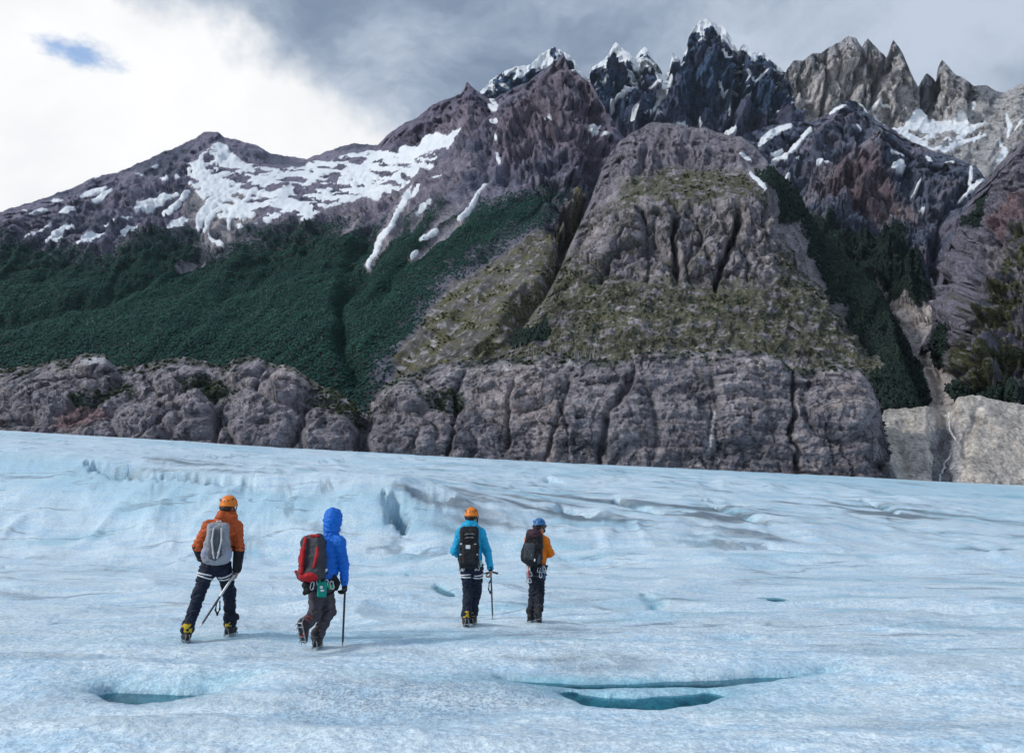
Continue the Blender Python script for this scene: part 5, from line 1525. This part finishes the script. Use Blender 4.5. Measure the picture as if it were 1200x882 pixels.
def figure(root, J, mats, quilt=0.0, hood=None, seed=0, gloves=None, hem=0.06, collar=.075, chest_r=.185, head_yaw=0.0, hand_r=None, hand_l=None, slim=1.0):
    """body, jacket and trousers for one set of joints"""
    g = lambda k: np.array(J[k], float)
    pel, che, nek, hd = g('pelvis'), g('chest'), g('neck'), g('head')
    # body under the clothes
    pr = head_prims(hd, head_yaw) + [cap(nek + v3(0, 0, -.05), hd + v3(0, 0, -.05), .058, .052, .03)]
    pr += [cap(pel, che, .12, .13, .06, .72), cap(che, nek, .12, .06, .06, .75), cap(g('sl'), g('sr'), .055, .055, .05)]
    for s in 'lr':
        pr += chain([g('s' + s), g('e' + s), g('w' + s)], [.048, .038, .027], .02)
        pr += chain([g('h' + s), g('k' + s), g('a' + s)], [.075, .052, .04], .03)
        pr.append(cap(g('a' + s), g('a' + s) + v3(0, .1, -.06), .035, .03, .02))
        fd = g('w' + s) - g('e' + s); fd /= np.linalg.norm(fd)
        hp = {'l': hand_l, 'r': hand_r}[s] or ((fd, (0, .9, .2), (-1 if s == 'r' else 1, .1, 0), .7))
        pr += hand_prims(g('w' + s) + fd * .02, hp[0] if hp[0] is not None else fd, hp[1], hp[2], hp[3])
    put("body", root, sdf_mesh("body", pr, .0058, SKIN))
    # jacket
    w_ = pel + v3(0, 0, hem)
    pr = [cap(w_, pel * .45 + che * .55, .165 * slim, .160 * slim, .05, .72), cap(pel * .4 + che * .6, che + v3(0, 0, .03), .165 * slim, chest_r * slim, .06, .70), cap(che + v3(0, 0, .05), nek + v3(0, 0, -.05), .15 * slim, .075, .07, .75),
          cap(g('sl'), g('sr'), .078, .078, .06), cap(nek + v3(0, 0, -.06), nek + v3(0, 0, .02), collar, collar * .95, .03)]
    for s in 'lr':
        pr += chain([g('s' + s), g('e' + s)], [.078, .062], .035) + chain([g('e' + s), g('w' + s)], [.063, .047], .03)
    if hood:
        pr += hood
    jk = put("jacket", root, sdf_mesh("jacket", pr, .0085, mats['jacket'], .016, .085, seed, quilt))
    # trousers
    pr = [cap(g('hl') * .5 + pel * .5 + v3(0, 0, .04), g('hr') * .5 + pel * .5 + v3(0, 0, .04), .112, .112, .05, .98), cap(pel + v3(0, 0, .1), pel, .128, .135, .05, .85)]
    for s in 'lr':
        k_, a_ = g('k' + s), g('a' + s)
        pr += [cap(g('h' + s), k_, .104 * slim, .076, .045), cap(k_, a_ + (k_ - a_) * .12, .077, .070, .04), cap(a_ + (k_ - a_) * .16, a_ + (k_ - a_) * .02, .068, .078, .03)]
    put("trousers", root, sdf_mesh("trousers", pr, .0085, mats['trousers'], .024, .10, seed + 7))
    if gloves:
        for s in gloves:
            fd = g('w' + s) - g('e' + s); fd /= np.linalg.norm(fd)
            hp = {'l': hand_l, 'r': hand_r}[s] or ((fd, (0, .9, .2), (-1 if s == 'r' else 1, .1, 0), .7))
            pp = hand_prims(g('w' + s) + fd * .02, hp[0] if hp[0] is not None else fd, hp[1], hp[2], hp[3])
            pp = [p[:3] + (p[3] + .0055, p[4] + .0055) + p[5:] for p in pp] + [cap(g('w' + s) - fd * .06, g('w' + s) + fd * .01, .05, .04, .01)]
            put("glove", root, sdf_mesh("glove", pp, .006, BLACK))
    return jk


def helmet(root, c, mat, yaw=0.0, r=.118, straps=True, goggles=False):
    c = np.array(c, float)
    fx, fy = math.sin(yaw), math.cos(yaw)
    H = lambda a, b, z: c + v3(fx * a + fy * b, fy * a - fx * b, z)
    pr = [ell(c, (r * .98, r * 1.08, r * 1.02), .01), cap(H(.06, 0, .0), H(.085, 0, -.01), .07, .05, .03), box(c + v3(0, 0, -.135), (.3, .3, .1), .0, .0, True)]
    pr.insert(1, ell(c + v3(0, 0, -.02), (r * 1.02, r * 1.12, .03), .02))
    he = put("helmet", root, sdf_mesh("helmet", pr, .0065, mat))
    for a in (-2.6, -2.2, 2.2, 2.7, 3.14):                      # vents and rivets on the back
        d_ = v3(math.sin(a + yaw) * .9, math.cos(a + yaw) * .98, .52 if abs(a) < 2.5 else .35)
        pc = c + d_ * r * .97
        put("vent", he, sdf_mesh("vent", [cap(pc - v3(.012, 0, 0), pc + v3(.012, 0, .004), .009, .009)], .005, BLACKR))
    if straps:
        pr = []
        for s in (-1, 1):
            pr += chain([H(.03, s * .105, -.03), H(.035, s * .085, -.12)], .008) + chain([H(-.06, s * .098, -.03), H(.035, s * .085, -.12)], .008)
        pr += chain([H(.035, -.085, -.12), H(.07, 0, -.165), H(.035, .085, -.12)], .008)
        put("chin_strap", he, sdf_mesh("chin_strap", pr, .006, BLACK))
        pr = [cap(H(-.075, -.05, -.055), H(-.09, 0, -.06), .034, .036, .02), cap(H(-.09, 0, -.06), H(-.075, .05, -.055), .036, .034, .02)]
        put("hair", root, sdf_mesh("hair", pr, .007, HAIR, .008, .03, 3))
    if goggles:
        pr = ring(c + v3(0, 0, -.035), (0, .15, 1), r * 1.06, r * 1.16, .014, 20)
        put("goggle_strap", he, sdf_mesh("goggle_strap", pr, .006, LENS))
    return he


def harness(root, J, mat, loop_mat, at_=.25, loops=2, k=1.0):
    g = lambda q: np.array(J[q], float)
    pel = g('pelvis')
    hs = put("harness", root, sdf_mesh("harness", ring(pel + v3(0, 0, .045), (0, .05, 1), .172 * k, .142 * k, .02, 20), .0075, mat))
    for s in 'lr':
        ax = g('k' + s) - g('h' + s)
        for j in range(loops):
            c = g('h' + s) + ax * (at_ + .115 * j)
            put("leg_loop", hs, sdf_mesh("leg_loop", ring(c, tuple(ax + v3(.02 * (-1) ** j, 0, 0)), .108 - .008 * j, .108 - .008 * j, .0105, 18), .006, loop_mat))
    return hs


def carabiner(parent, p, L, mat, tilt=0.0):
    p = np.array(p, float)
    u = v3(math.sin(tilt), 0, -math.cos(tilt)); s = v3(math.cos(tilt), 0, math.sin(tilt))
    pts = [p, p + s * .022 + u * .012, p + s * .026 + u * L * .85, p + s * .01 + u * L, p - s * .014 + u * L * .9, p - s * .016 + u * .015, p]
    put("carabiner", parent, sdf_mesh("carabiner", chain(pts, .0075, .003), .005, mat))


def ice_axe(root, top, tip, label, head_dir=(1, 0, 0), head=True, upper=None, lower=None, split=.0, leash=None):
    """ice axe held by its head: pick, adze, shaft, spike"""
    top, tip = np.array(top, float), np.array(tip, float)
    e = thing_at("ice_axe", root, tuple(tip), Euler((0, 0, 0)), label, "ice axe", "ice axes in the hikers' hands")
    a, b = top - tip, v3(0, 0, 0)
    ax = (b - a) / np.linalg.norm(b - a)
    L = np.linalg.norm(b - a)
    if split > 0:
        put("grip", e, sdf_mesh("grip", chain([a, a + ax * L * split], .0165), .006, upper))
    put("shaft", e, sdf_mesh("shaft", chain([a + ax * L * max(split - .01, 0), b - ax * .07], [.0145, .013]), .0055, lower))
    put("spike", e, sdf_mesh("spike", chain([b - ax * .08, b], [.012, .004]), .005, STEEL))
    hd_ = np.array(head_dir, float); hd_ -= ax * (hd_ @ ax); hd_ /= np.linalg.norm(hd_)
    pr = chain([a - hd_ * .10 + ax * .02, a - hd_ * .04, a, a + hd_ * .07 + ax * .004, a + hd_ * .15 + ax * .035], [.018, .013, .016, .011, .005], .01)
    put("head", e, sdf_mesh("head", pr, .0055, DKMETAL))
    if leash:
        q = a + ax * L * leash[0]
        pts = [q, q + v3(-.03, 0, -.06), q + v3(-.04, 0, -.16), q + v3(-.015, 0, -.22), q + v3(.012, 0, -.15), q + v3(.008, 0, -.05)]
        put("leash", e, sdf_mesh("leash", chain(pts, .0085), .0055, leash[1]))
    return e


PACKS = "backpacks on the hikers' backs"

# ------------------------------------------------------------------ hiker in the rust-orange puffer
J = dict(pelvis=(.025, 0, .93), chest=(.065, 0, 1.33), neck=(.11, .02, 1.55), head=(.135, .04, 1.70), sl=(-.10, 0, 1.45), sr=(.255, 0, 1.44), el=(-.215, -.03, 1.20), wl=(-.165, .10, 1.04),
         er=(.300, -.06, 1.16), wr=(.290, -.03, .89), hl=(-.075, 0, .90), hr=(.125, 0, .90), kl=(-.165, .0, .575), al=(-.275, -.16, .165), kr=(.215, .14, .56), ar=(.245, .17, .165))
r1 = person_root(0, "person in rust-orange puffer jacket, orange helmet and navy trousers, leftmost on the ice")
MJ = cloth("rust_puffer", (0.50, 0.095, 0.022), .6, .22)
NAVY = cloth("navy_trousers", (0.010, 0.016, 0.034), .75, .3)
jk = figure(r1, J, dict(jacket=MJ, trousers=NAVY), quilt=.008, seed=1, hood=[cap((.06, -.03, 1.565), (.18, -.01, 1.565), .078, .076, .04), cap((.08, .03, 1.59), (.17, .04, 1.59), .085, .08, .04)], collar=.09, head_yaw=.7,
            hand_r=(v3(-.1, 0, -1), (0, 1, 0), (-1, 0, 0), .95))
for s in 'lr':
    e_, w_ = np.array(J['e' + s]), np.array(J['w' + s])
    put("sleeve_panel", jk, sdf_mesh("sleeve_panel", [cap(e_ + (w_ - e_) * .05, w_, .073, .058, .02)], .008, BLACK, .006, .07, 2))
helmet(r1, (.135, .035, 1.745), ORANGE_H, .5)
harness(r1, J, BLACK, WHITE, .20)
boot(r1, J['al'], (-.15, 1), .02, YELLOW, STEEL)
boot(r1, J['ar'], (.45, 1), .0, YELLOW, STEEL)
put("gaiter_flap", r1, sdf_mesh("gaiter_flap", [cap((.20, .10, .25), (.31, .07, .255), .05, .045, .03)], .008, NAVY, .014, .06, 9))

def pack_straps(e, mat, w=.12, top=.5, y=.16):
    for s in (-1, 1):
        pts = [v3(s * w * .6, .06, top), v3(s * w * .95, y + .02, top + .02), v3(s * w * 1.15, y + .17, top - .05), v3(s * w * 1.2, y + .19, top - .2), v3(s * w * 1.25, y + .10, top - .38), v3(s * w * 1.2, .06, .08)]
        put("shoulder_strap", e, sdf_mesh("shoulder_strap", chain(pts, .017), .007, mat))


GREY1 = cloth("grey_ripstop", (0.30, 0.31, 0.34), .65, .2); GREY2 = cloth("dark_grey_mesh", (0.10, 0.105, 0.12), .8, .3); GREY3 = cloth("pale_grey_webbing", (0.55, 0.56, 0.58), .7, .1); LAV = cloth("lavender_mesh", (0.33, 0.34, 0.44), .75, .2)
p = thing_at("backpack", r1, (.02, -.24, .985), Euler((R(-3), 0, R(-4))), "grey daypack with pale straps on the back of the rust-orange puffer jacket", "backpack", PACKS)
p.scale = (.94, .94, .96)
pr = [box((0, .03, .16), (.115, .055, .10), .055, .05), box((0, .035, .38), (.085, .05, .10), .06, .06), ell((0, .02, .10), (.19, .13, .12), .06)]
put("bag", p, sdf_mesh("bag", pr, .0085, GREY1, .012, .09, 4))
put("front_pocket", p, sdf_mesh("front_pocket", [box((-.012, -.075, .26), (.035, .012, .15), .04, .03), ell((-.015, -.075, .12), (.1, .06, .09), .04)], .0075, GREY2, .008, .06, 5))
for s in (-1, 1):
    put("side_pocket", p, sdf_mesh("side_pocket", [ell((s * .14, -.02, .13), (.06, .075, .10), .02)], .0075, LAV, .01, .05, 6))
    put("compression_strap", p, sdf_mesh("compression_strap", chain([v3(s * .05, -.118, .46), v3(s * .062, -.135, .30), v3(s * .035, -.142, .14), v3(s * .02, -.14, .07)], .012), .006, GREY3))
put("grab_loop", p, sdf_mesh("grab_loop", chain([v3(-.04, .06, .53), v3(-.02, .06, .56), v3(.02, .06, .56), v3(.04, .06, .53)], .009), .005, GREY3))
pack_straps(p, GREY3)
ice_axe(r1, (.262, -.07, .83), (-.13, -.28, .19), "ice axe with a pale grip slanting behind the legs of the rust-orange jacket", (.3, 1, .2), upper=ALU, lower=DKMETAL, split=.42, leash=(.44, BLACK))

# ------------------------------------------------------------------ hiker in the royal-blue hooded puffer
J = dict(pelvis=(.05, .0, .79), chest=(.125, .08, 1.17), neck=(.145, .13, 1.40), head=(.165, .16, 1.555), sl=(-.04, .19, 1.30), sr=(.245, .0, 1.30), el=(-.14, .16, 1.03), wl=(-.13, .26, .84), er=(.315, -.03, 1.03), wr=(.333, .05, .80),
         hl=(-.01, .03, .77), hr=(.10, -.02, .77), kl=(-.02, -.02, .42), al=(-.115, -.36, .37), kr=(.155, .14, .43), ar=(.02, .02, .165))
r2 = person_root(1, "person in royal-blue hooded puffer jacket and grey trousers, stepping with one boot raised")
MJ = cloth("royal_blue_puffer", (0.004, 0.14, 0.60), .55, .2)
GREYT = cloth("charcoal_trousers", (0.065, 0.058, 0.070), .75, .25)
hood = [ell((.160, .14, 1.60), (.118, .13, .145), .04), cap((.15, .12, 1.45), (.16, .12, 1.55), .10, .10, .05), cap((.19, .17, 1.66), (.245, .215, 1.62), .06, .035, .04), ell((.27, .255, 1.55), (.06, .07, .085), .0, True)]
figure(r2, J, dict(jacket=MJ, trousers=GREYT), quilt=.007, seed=21, hood=hood, gloves='lr', head_yaw=.75, hand_r=(v3(.05, .25, -1), (.5, .8, 0), (-1, .2, 0), .95), hem=.06)
hs = harness(r2, J, BLACK, BLACK, .18, 1, 1.05)
TEAL = cloth("teal_pouch", (0.0, 0.24, 0.19), .6, .15)
pc = put("bottle_pouch", hs, sdf_mesh("bottle_pouch", [box((.055, -.165, .745), (.035, .03, .075), .022, .02)], .0065, TEAL, .006, .05, 3))
put("printed_patch", pc, sdf_mesh("printed_patch", [ell((.045, -.222, .775), (.022, .006, .022), .004), ell((.06, -.222, .735), (.026, .006, .014), .004)], .0045, WHITE))
put("gear_sling", hs, sdf_mesh("gear_sling", chain([v3(-.12, -.10, .86), v3(-.14, -.13, .80), v3(-.11, -.14, .74), v3(-.15, -.10, .70)], [.03, .045, .04, .03], .02), .008, BLACK, .014, .04, 7))
put("gear_sling", hs, sdf_mesh("gear_sling", chain([v3(.20, -.05, .88), v3(.235, -.05, .80), v3(.23, -.03, .74)], [.03, .04, .03], .02), .008, BLACK, .014, .04, 8))
put("webbing_strap", hs, sdf_mesh("webbing_strap", chain([v3(.10, -.16, .98), v3(.04, -.18, .92), v3(-.06, -.16, .86)], .016), .006, WHITE))
GREEN = cloth("green_cord", (0.02, 0.45, 0.20), .6, .1)
put("green_sling", hs, sdf_mesh("green_sling", chain([v3(.12, -.15, .80), v3(.15, -.15, .76), v3(.18, -.13, .78)], .016), .006, GREEN))
for x_, z_, tl in ((.0, .86, .2), (.11, .86, -.3), (.16, .84, .2), (-.06, .84, -.2)):
    carabiner(hs, (x_, -.17, z_), .10, ALU, tl)
REDCUFF = cloth("red_boot_cuff", (0.30, 0.06, 0.04), .7, .2)
boot(r2, J['al'], (.45, .8), 1.15, REDCUFF, STEEL, accent=RED)
boot(r2, J['ar'], (.25, 1), .0, BLACK, STEEL, accent=WHITE)
CHAR = cloth("charcoal_ripstop", (0.050, 0.052, 0.060), .7, .25)
p = thing_at("backpack", r2, (-.085, -.16, .86), Euler((R(-10), R(-7), R(-30))), "charcoal and red backpack on the royal-blue jacket", "backpack", PACKS)
p.scale = (.92, .92, .90)
pr = [box((0, .03, .17), (.115, .05, .11), .06, .05), box((.0, .04, .42), (.10, .05, .09), .06, .06), cap((-.09, .03, .56), (.09, .03, .56), .07, .07, .05), ell((0, .0, .08), (.19, .14, .10), .05)]
put("bag", p, sdf_mesh("bag", pr, .0085, CHAR, .014, .09, 14))
put("bottom_panel", p, sdf_mesh("bottom_panel", [ell((0, -.02, .045), (.165, .14, .072), .03)], .008, RED, .01, .07, 15))
put("centre_panel", p, sdf_mesh("centre_panel", chain([v3(-.035, -.10, .57), v3(-.055, -.12, .40), v3(-.065, -.13, .22), v3(-.06, -.15, .10)], [.018, .024, .028, .034], .02), .007, RED, .01, .05, 16))
for s in (-1, 1):
    put("side_stripe", p, sdf_mesh("side_stripe", chain([v3(s * .12, -.05, .44), v3(s * .125, -.075, .30), v3(s * .10, -.10, .16)], [.018, .022, .02], .02), .007, RED))
put("top_strap", p, sdf_mesh("top_strap", chain([v3(.02, -.05, .60), v3(.12, -.045, .585)], .022), .007, RED))
put("hip_wing", p, sdf_mesh("hip_wing", [cap((-.17, -.02, .06), (-.205, -.05, .13), .028, .02, .02)], .007, RED))
pack_straps(p, BLACK)
ice_axe(r2, (.345, .10, .735), (.338, .10, .0), "black ice axe planted upright like a cane beside the royal-blue jacket", (.2, 1, 0), lower=DKMETAL)

# ------------------------------------------------------------------ hiker in the sky-blue shell
J = dict(pelvis=(.05, 0, .88), chest=(.025, 0, 1.30), neck=(.02, .02, 1.53), head=(.04, .03, 1.68), sl=(-.13, 0, 1.42), sr=(.185, 0, 1.42), el=(-.225, .02, 1.14), wl=(-.12, .24, 1.03), er=(.295, -.02, 1.13), wr=(.348, .03, .87),
         hl=(-.03, 0, .86), hr=(.13, 0, .86), kl=(.0, .02, .50), al=(-.03, -.12, .165), kr=(.125, .10, .52), ar=(.07, .10, .165))
r3 = person_root(2, "person in sky-blue shell jacket, orange helmet and navy trousers, third from the left")
MJ = cloth("sky_blue_shell", (0.012, 0.36, 0.62), .6, .15)
jk = figure(r3, J, dict(jacket=MJ, trousers=NAVY), seed=41, hood=[cap((-.06, -.06, 1.50), (.09, -.06, 1.50), .075, .07, .05), cap((.0, -.04, 1.545), (.05, -.03, 1.55), .085, .08, .05)], head_yaw=.35, hand_r=(v3(0, .1, -1), (-.3, 1, 0), (-1, .2, 0), .95))
put("cuff", jk, sdf_mesh("cuff", [cap((.343, .025, .90), (.349, .032, .865), .05, .047, .01)], .006, BLACK))
helmet(r3, (.04, .03, 1.715), ORANGE_H, .25, .112)
hs = harness(r3, J, BLACK, WHITE, .20)
put("pale_pouch", hs, sdf_mesh("pale_pouch", [cap((.19, -.08, .98), (.185, -.09, .92), .03, .02, .02)], .0065, cloth("pale_cyan", (.45, .68, .72), .7, .1)))
for x_, z_, tl in ((-.10, .96, .1), (-.12, .95, -.2), (.13, .96, .15)):
    carabiner(hs, (x_, -.15, z_), .11, ALU, tl)
boot(r3, J['al'], (-.1, 1), .25, YELLOW, STEEL, accent=YELLOW)
boot(r3, J['ar'], (.2, 1), .0, YELLOW, STEEL, accent=YELLOW)
p = thing_at("backpack", r3, (.005, -.22, .90), Euler((R(-3), 0, R(2))), "black backpack with grey zip bands and a white patch on the sky-blue jacket", "backpack", PACKS)
pr = [box((0, .02, .17), (.10, .055, .13), .05, .05), box((0, .02, .42), (.095, .055, .10), .05, .05), cap((-.085, .02, .57), (.085, .02, .57), .06, .06, .05)]
put("bag", p, sdf_mesh("bag", pr, .0085, BLACK, .014, .09, 24))
put("front_pocket", p, sdf_mesh("front_pocket", [box((.0, -.085, .20), (.075, .02, .11), .035, .03)], .0075, cloth("black_mesh", (.02, .021, .025), .8, .3), .01, .06, 25))
ZIP = cloth("grey_zip", (.16, .16, .17), .7, .1)
for z_ in (.50, .445):
    put("zip_band", p, sdf_mesh("zip_band", chain([v3(-.10, -.07, z_ - .01), v3(-.03, -.092, z_ + .012), v3(.05, -.092, z_ + .012), v3(.11, -.066, z_ - .004)], .0085), .005, ZIP))
put("white_patch", p, sdf_mesh("white_patch", [box((-.02, -.142, .315), (.030, .004, .024), .005, .004)], .0045, WHITE))
for x_, z_ in ((-.125, .36), (.095, .35), (-.13, .20), (.12, .20)):
    put("buckle", p, sdf_mesh("buckle", [box((x_, -.075, z_), (.012, .012, .008), .006, .004)], .0045, GREY3))
put("tail_strap", p, sdf_mesh("tail_strap", chain([v3(-.09, -.04, .09), v3(-.10, -.03, .0), v3(-.095, -.02, -.05)], .010), .005, GREY3))
put("tail_strap", p, sdf_mesh("tail_strap", chain([v3(.10, -.04, .09), v3(.105, -.03, .02), v3(.10, -.02, -.04)], .010), .005, GREY3))
pack_straps(p, BLACK)
ice_axe(r3, (.355, .06, .805), (.385, .02, .09), "ice axe with dark head hanging from the hand of the sky-blue jacket", (-1, .15, 0), lower=cloth("grey_shaft", (.10, .105, .12), .4, .1), leash=(.14, DKMETAL))

# ------------------------------------------------------------------ hiker in the amber shell
J = dict(pelvis=(.06, 0, .88), chest=(.065, 0, 1.24), neck=(.09, .02, 1.46), head=(.105, .03, 1.60), sl=(-.08, .08, 1.35), sr=(.195, -.03, 1.35), el=(-.12, .17, 1.10), wl=(.04, .28, 1.08), er=(.295, .02, 1.14), wr=(.20, .24, 1.08),
         hl=(-.005, .02, .86), hr=(.12, -.01, .86), kl=(.0, .06, .48), al=(-.05, -.04, .165), kr=(.10, .05, .48), ar=(.085, -.16, .22))
r4 = person_root(3, "person in amber-orange jacket and blue helmet with black trousers, rightmost on the ice")
MJ = cloth("amber_shell", (0.78, 0.19, 0.006), .6, .18)
BLKT = cloth("black_trousers", (0.010, 0.014, 0.024), .75, .3)
figure(r4, J, dict(jacket=MJ, trousers=BLKT), seed=61, head_yaw=.75, collar=.082, slim=.92, hem=.05)
helmet(r4, (.105, .03, 1.635), BLUE_H, .6, .112, goggles=True)
hs = harness(r4, J, BLACK, cloth("grey_leg_loop", (.07, .07, .08), .8, .2), .22, 1)
for k_, (x_, z_, L_, mt) in enumerate(((-.10, .94, .17, WHITE), (-.075, .95, .24, RED), (-.12, .93, .22, GREY3), (-.06, .94, .12, ALU))):
    put("quickdraw_sling", hs, sdf_mesh("quickdraw_sling", chain([v3(x_, -.12, z_), v3(x_ - .008, -.14, z_ - L_ * .5), v3(x_, -.13, z_ - L_)], [.011, .014, .011]), .0055, mt))
    carabiner(hs, (x_, -.135, z_ - L_ + .02), .075, ALU, .1)
BLUEG = solid("blue_carabiner", (.10, .18, .36), .35, .6)
for k_, (x_, z_) in enumerate(((.10, .93), (.13, .95), (.155, .94), (.12, .84), (.15, .83), (.175, .92))):
    carabiner(hs, (x_, -.13, z_), .10, (ALU, BLUEG, GREY3)[k_ % 3], (-.3, .2, .4, -.1, .3, 0)[k_])
boot(r4, J['al'], (.35, 1), .0, BLACK, DKMETAL, accent=RED)
boot(r4, J['ar'], (.3, 1), .75, GREY2, DKMETAL, accent=GREY3)
MAROON = cloth("maroon_nylon", (0.045, 0.018, 0.028), .6, .3); SLATE = cloth("slate_nylon", (0.045, 0.052, 0.064), .6, .3)
p = thing_at("backpack", r4, (-.045, -.19, .965), Euler((R(-2), R(5), R(-16))), "tall dark backpack with maroon lid on the amber-orange jacket", "backpack", PACKS)
pr = [ell((0, .01, .12), (.175, .14, .15), .05), box((0, .02, .20), (.105, .05, .09), .055, .06), box((.01, .02, .40), (.085, .05, .08), .055, .06), ell((-.12, -.01, .16), (.06, .08, .13), .04)]
put("bag", p, sdf_mesh("bag", pr, .0085, BLACK, .016, .09, 34))
put("lid", p, sdf_mesh("lid", [ell((.005, .0, .525), (.135, .115, .075), .04), ell((.03, -.04, .50), (.10, .09, .06), .04)], .0075, MAROON, .016, .06, 35))
put("front_panel", p, sdf_mesh("front_panel", [box((-.02, -.085, .22), (.06, .015, .11), .035, .03)], .0075, SLATE, .014, .06, 36))
put("side_bottle", p, sdf_mesh("side_bottle", [cap((.145, -.06, .06), (.15, -.06, .17), .035, .032, .01)], .0065, SLATE))
put("white_tag", p, sdf_mesh("white_tag", [box((.09, -.12, .09), (.008, .004, .02), .004, .003)], .0045, WHITE))
pack_straps(p, BLACK, .11, .46)

# ================================================================== the air between here and the peaks
m, t = new_mat("thin_haze")
vol = t.n('ShaderNodeVolumePrincipled', None, Density=0.000009)
vol.inputs['Color'].default_value = (0.72, 0.87, 1.0, 1.0)
vol.inputs['Anisotropy'].default_value = 0.2
t.n('ShaderNodeOutputMaterial', None, Volume=vol)
bm = bmesh.new()
bmesh.ops.create_cube(bm, size=1.0, matrix=Matrix.Translation((300, 2000, 1300)) @ Matrix.Diagonal((9000, 6600, 2760, 1)))
me = bpy.data.meshes.new("haze"); bm.to_mesh(me); bm.free()
me.materials.append(m)
link("haze", me, kind="stuff", label="thin bluish air in front of the far mountains")
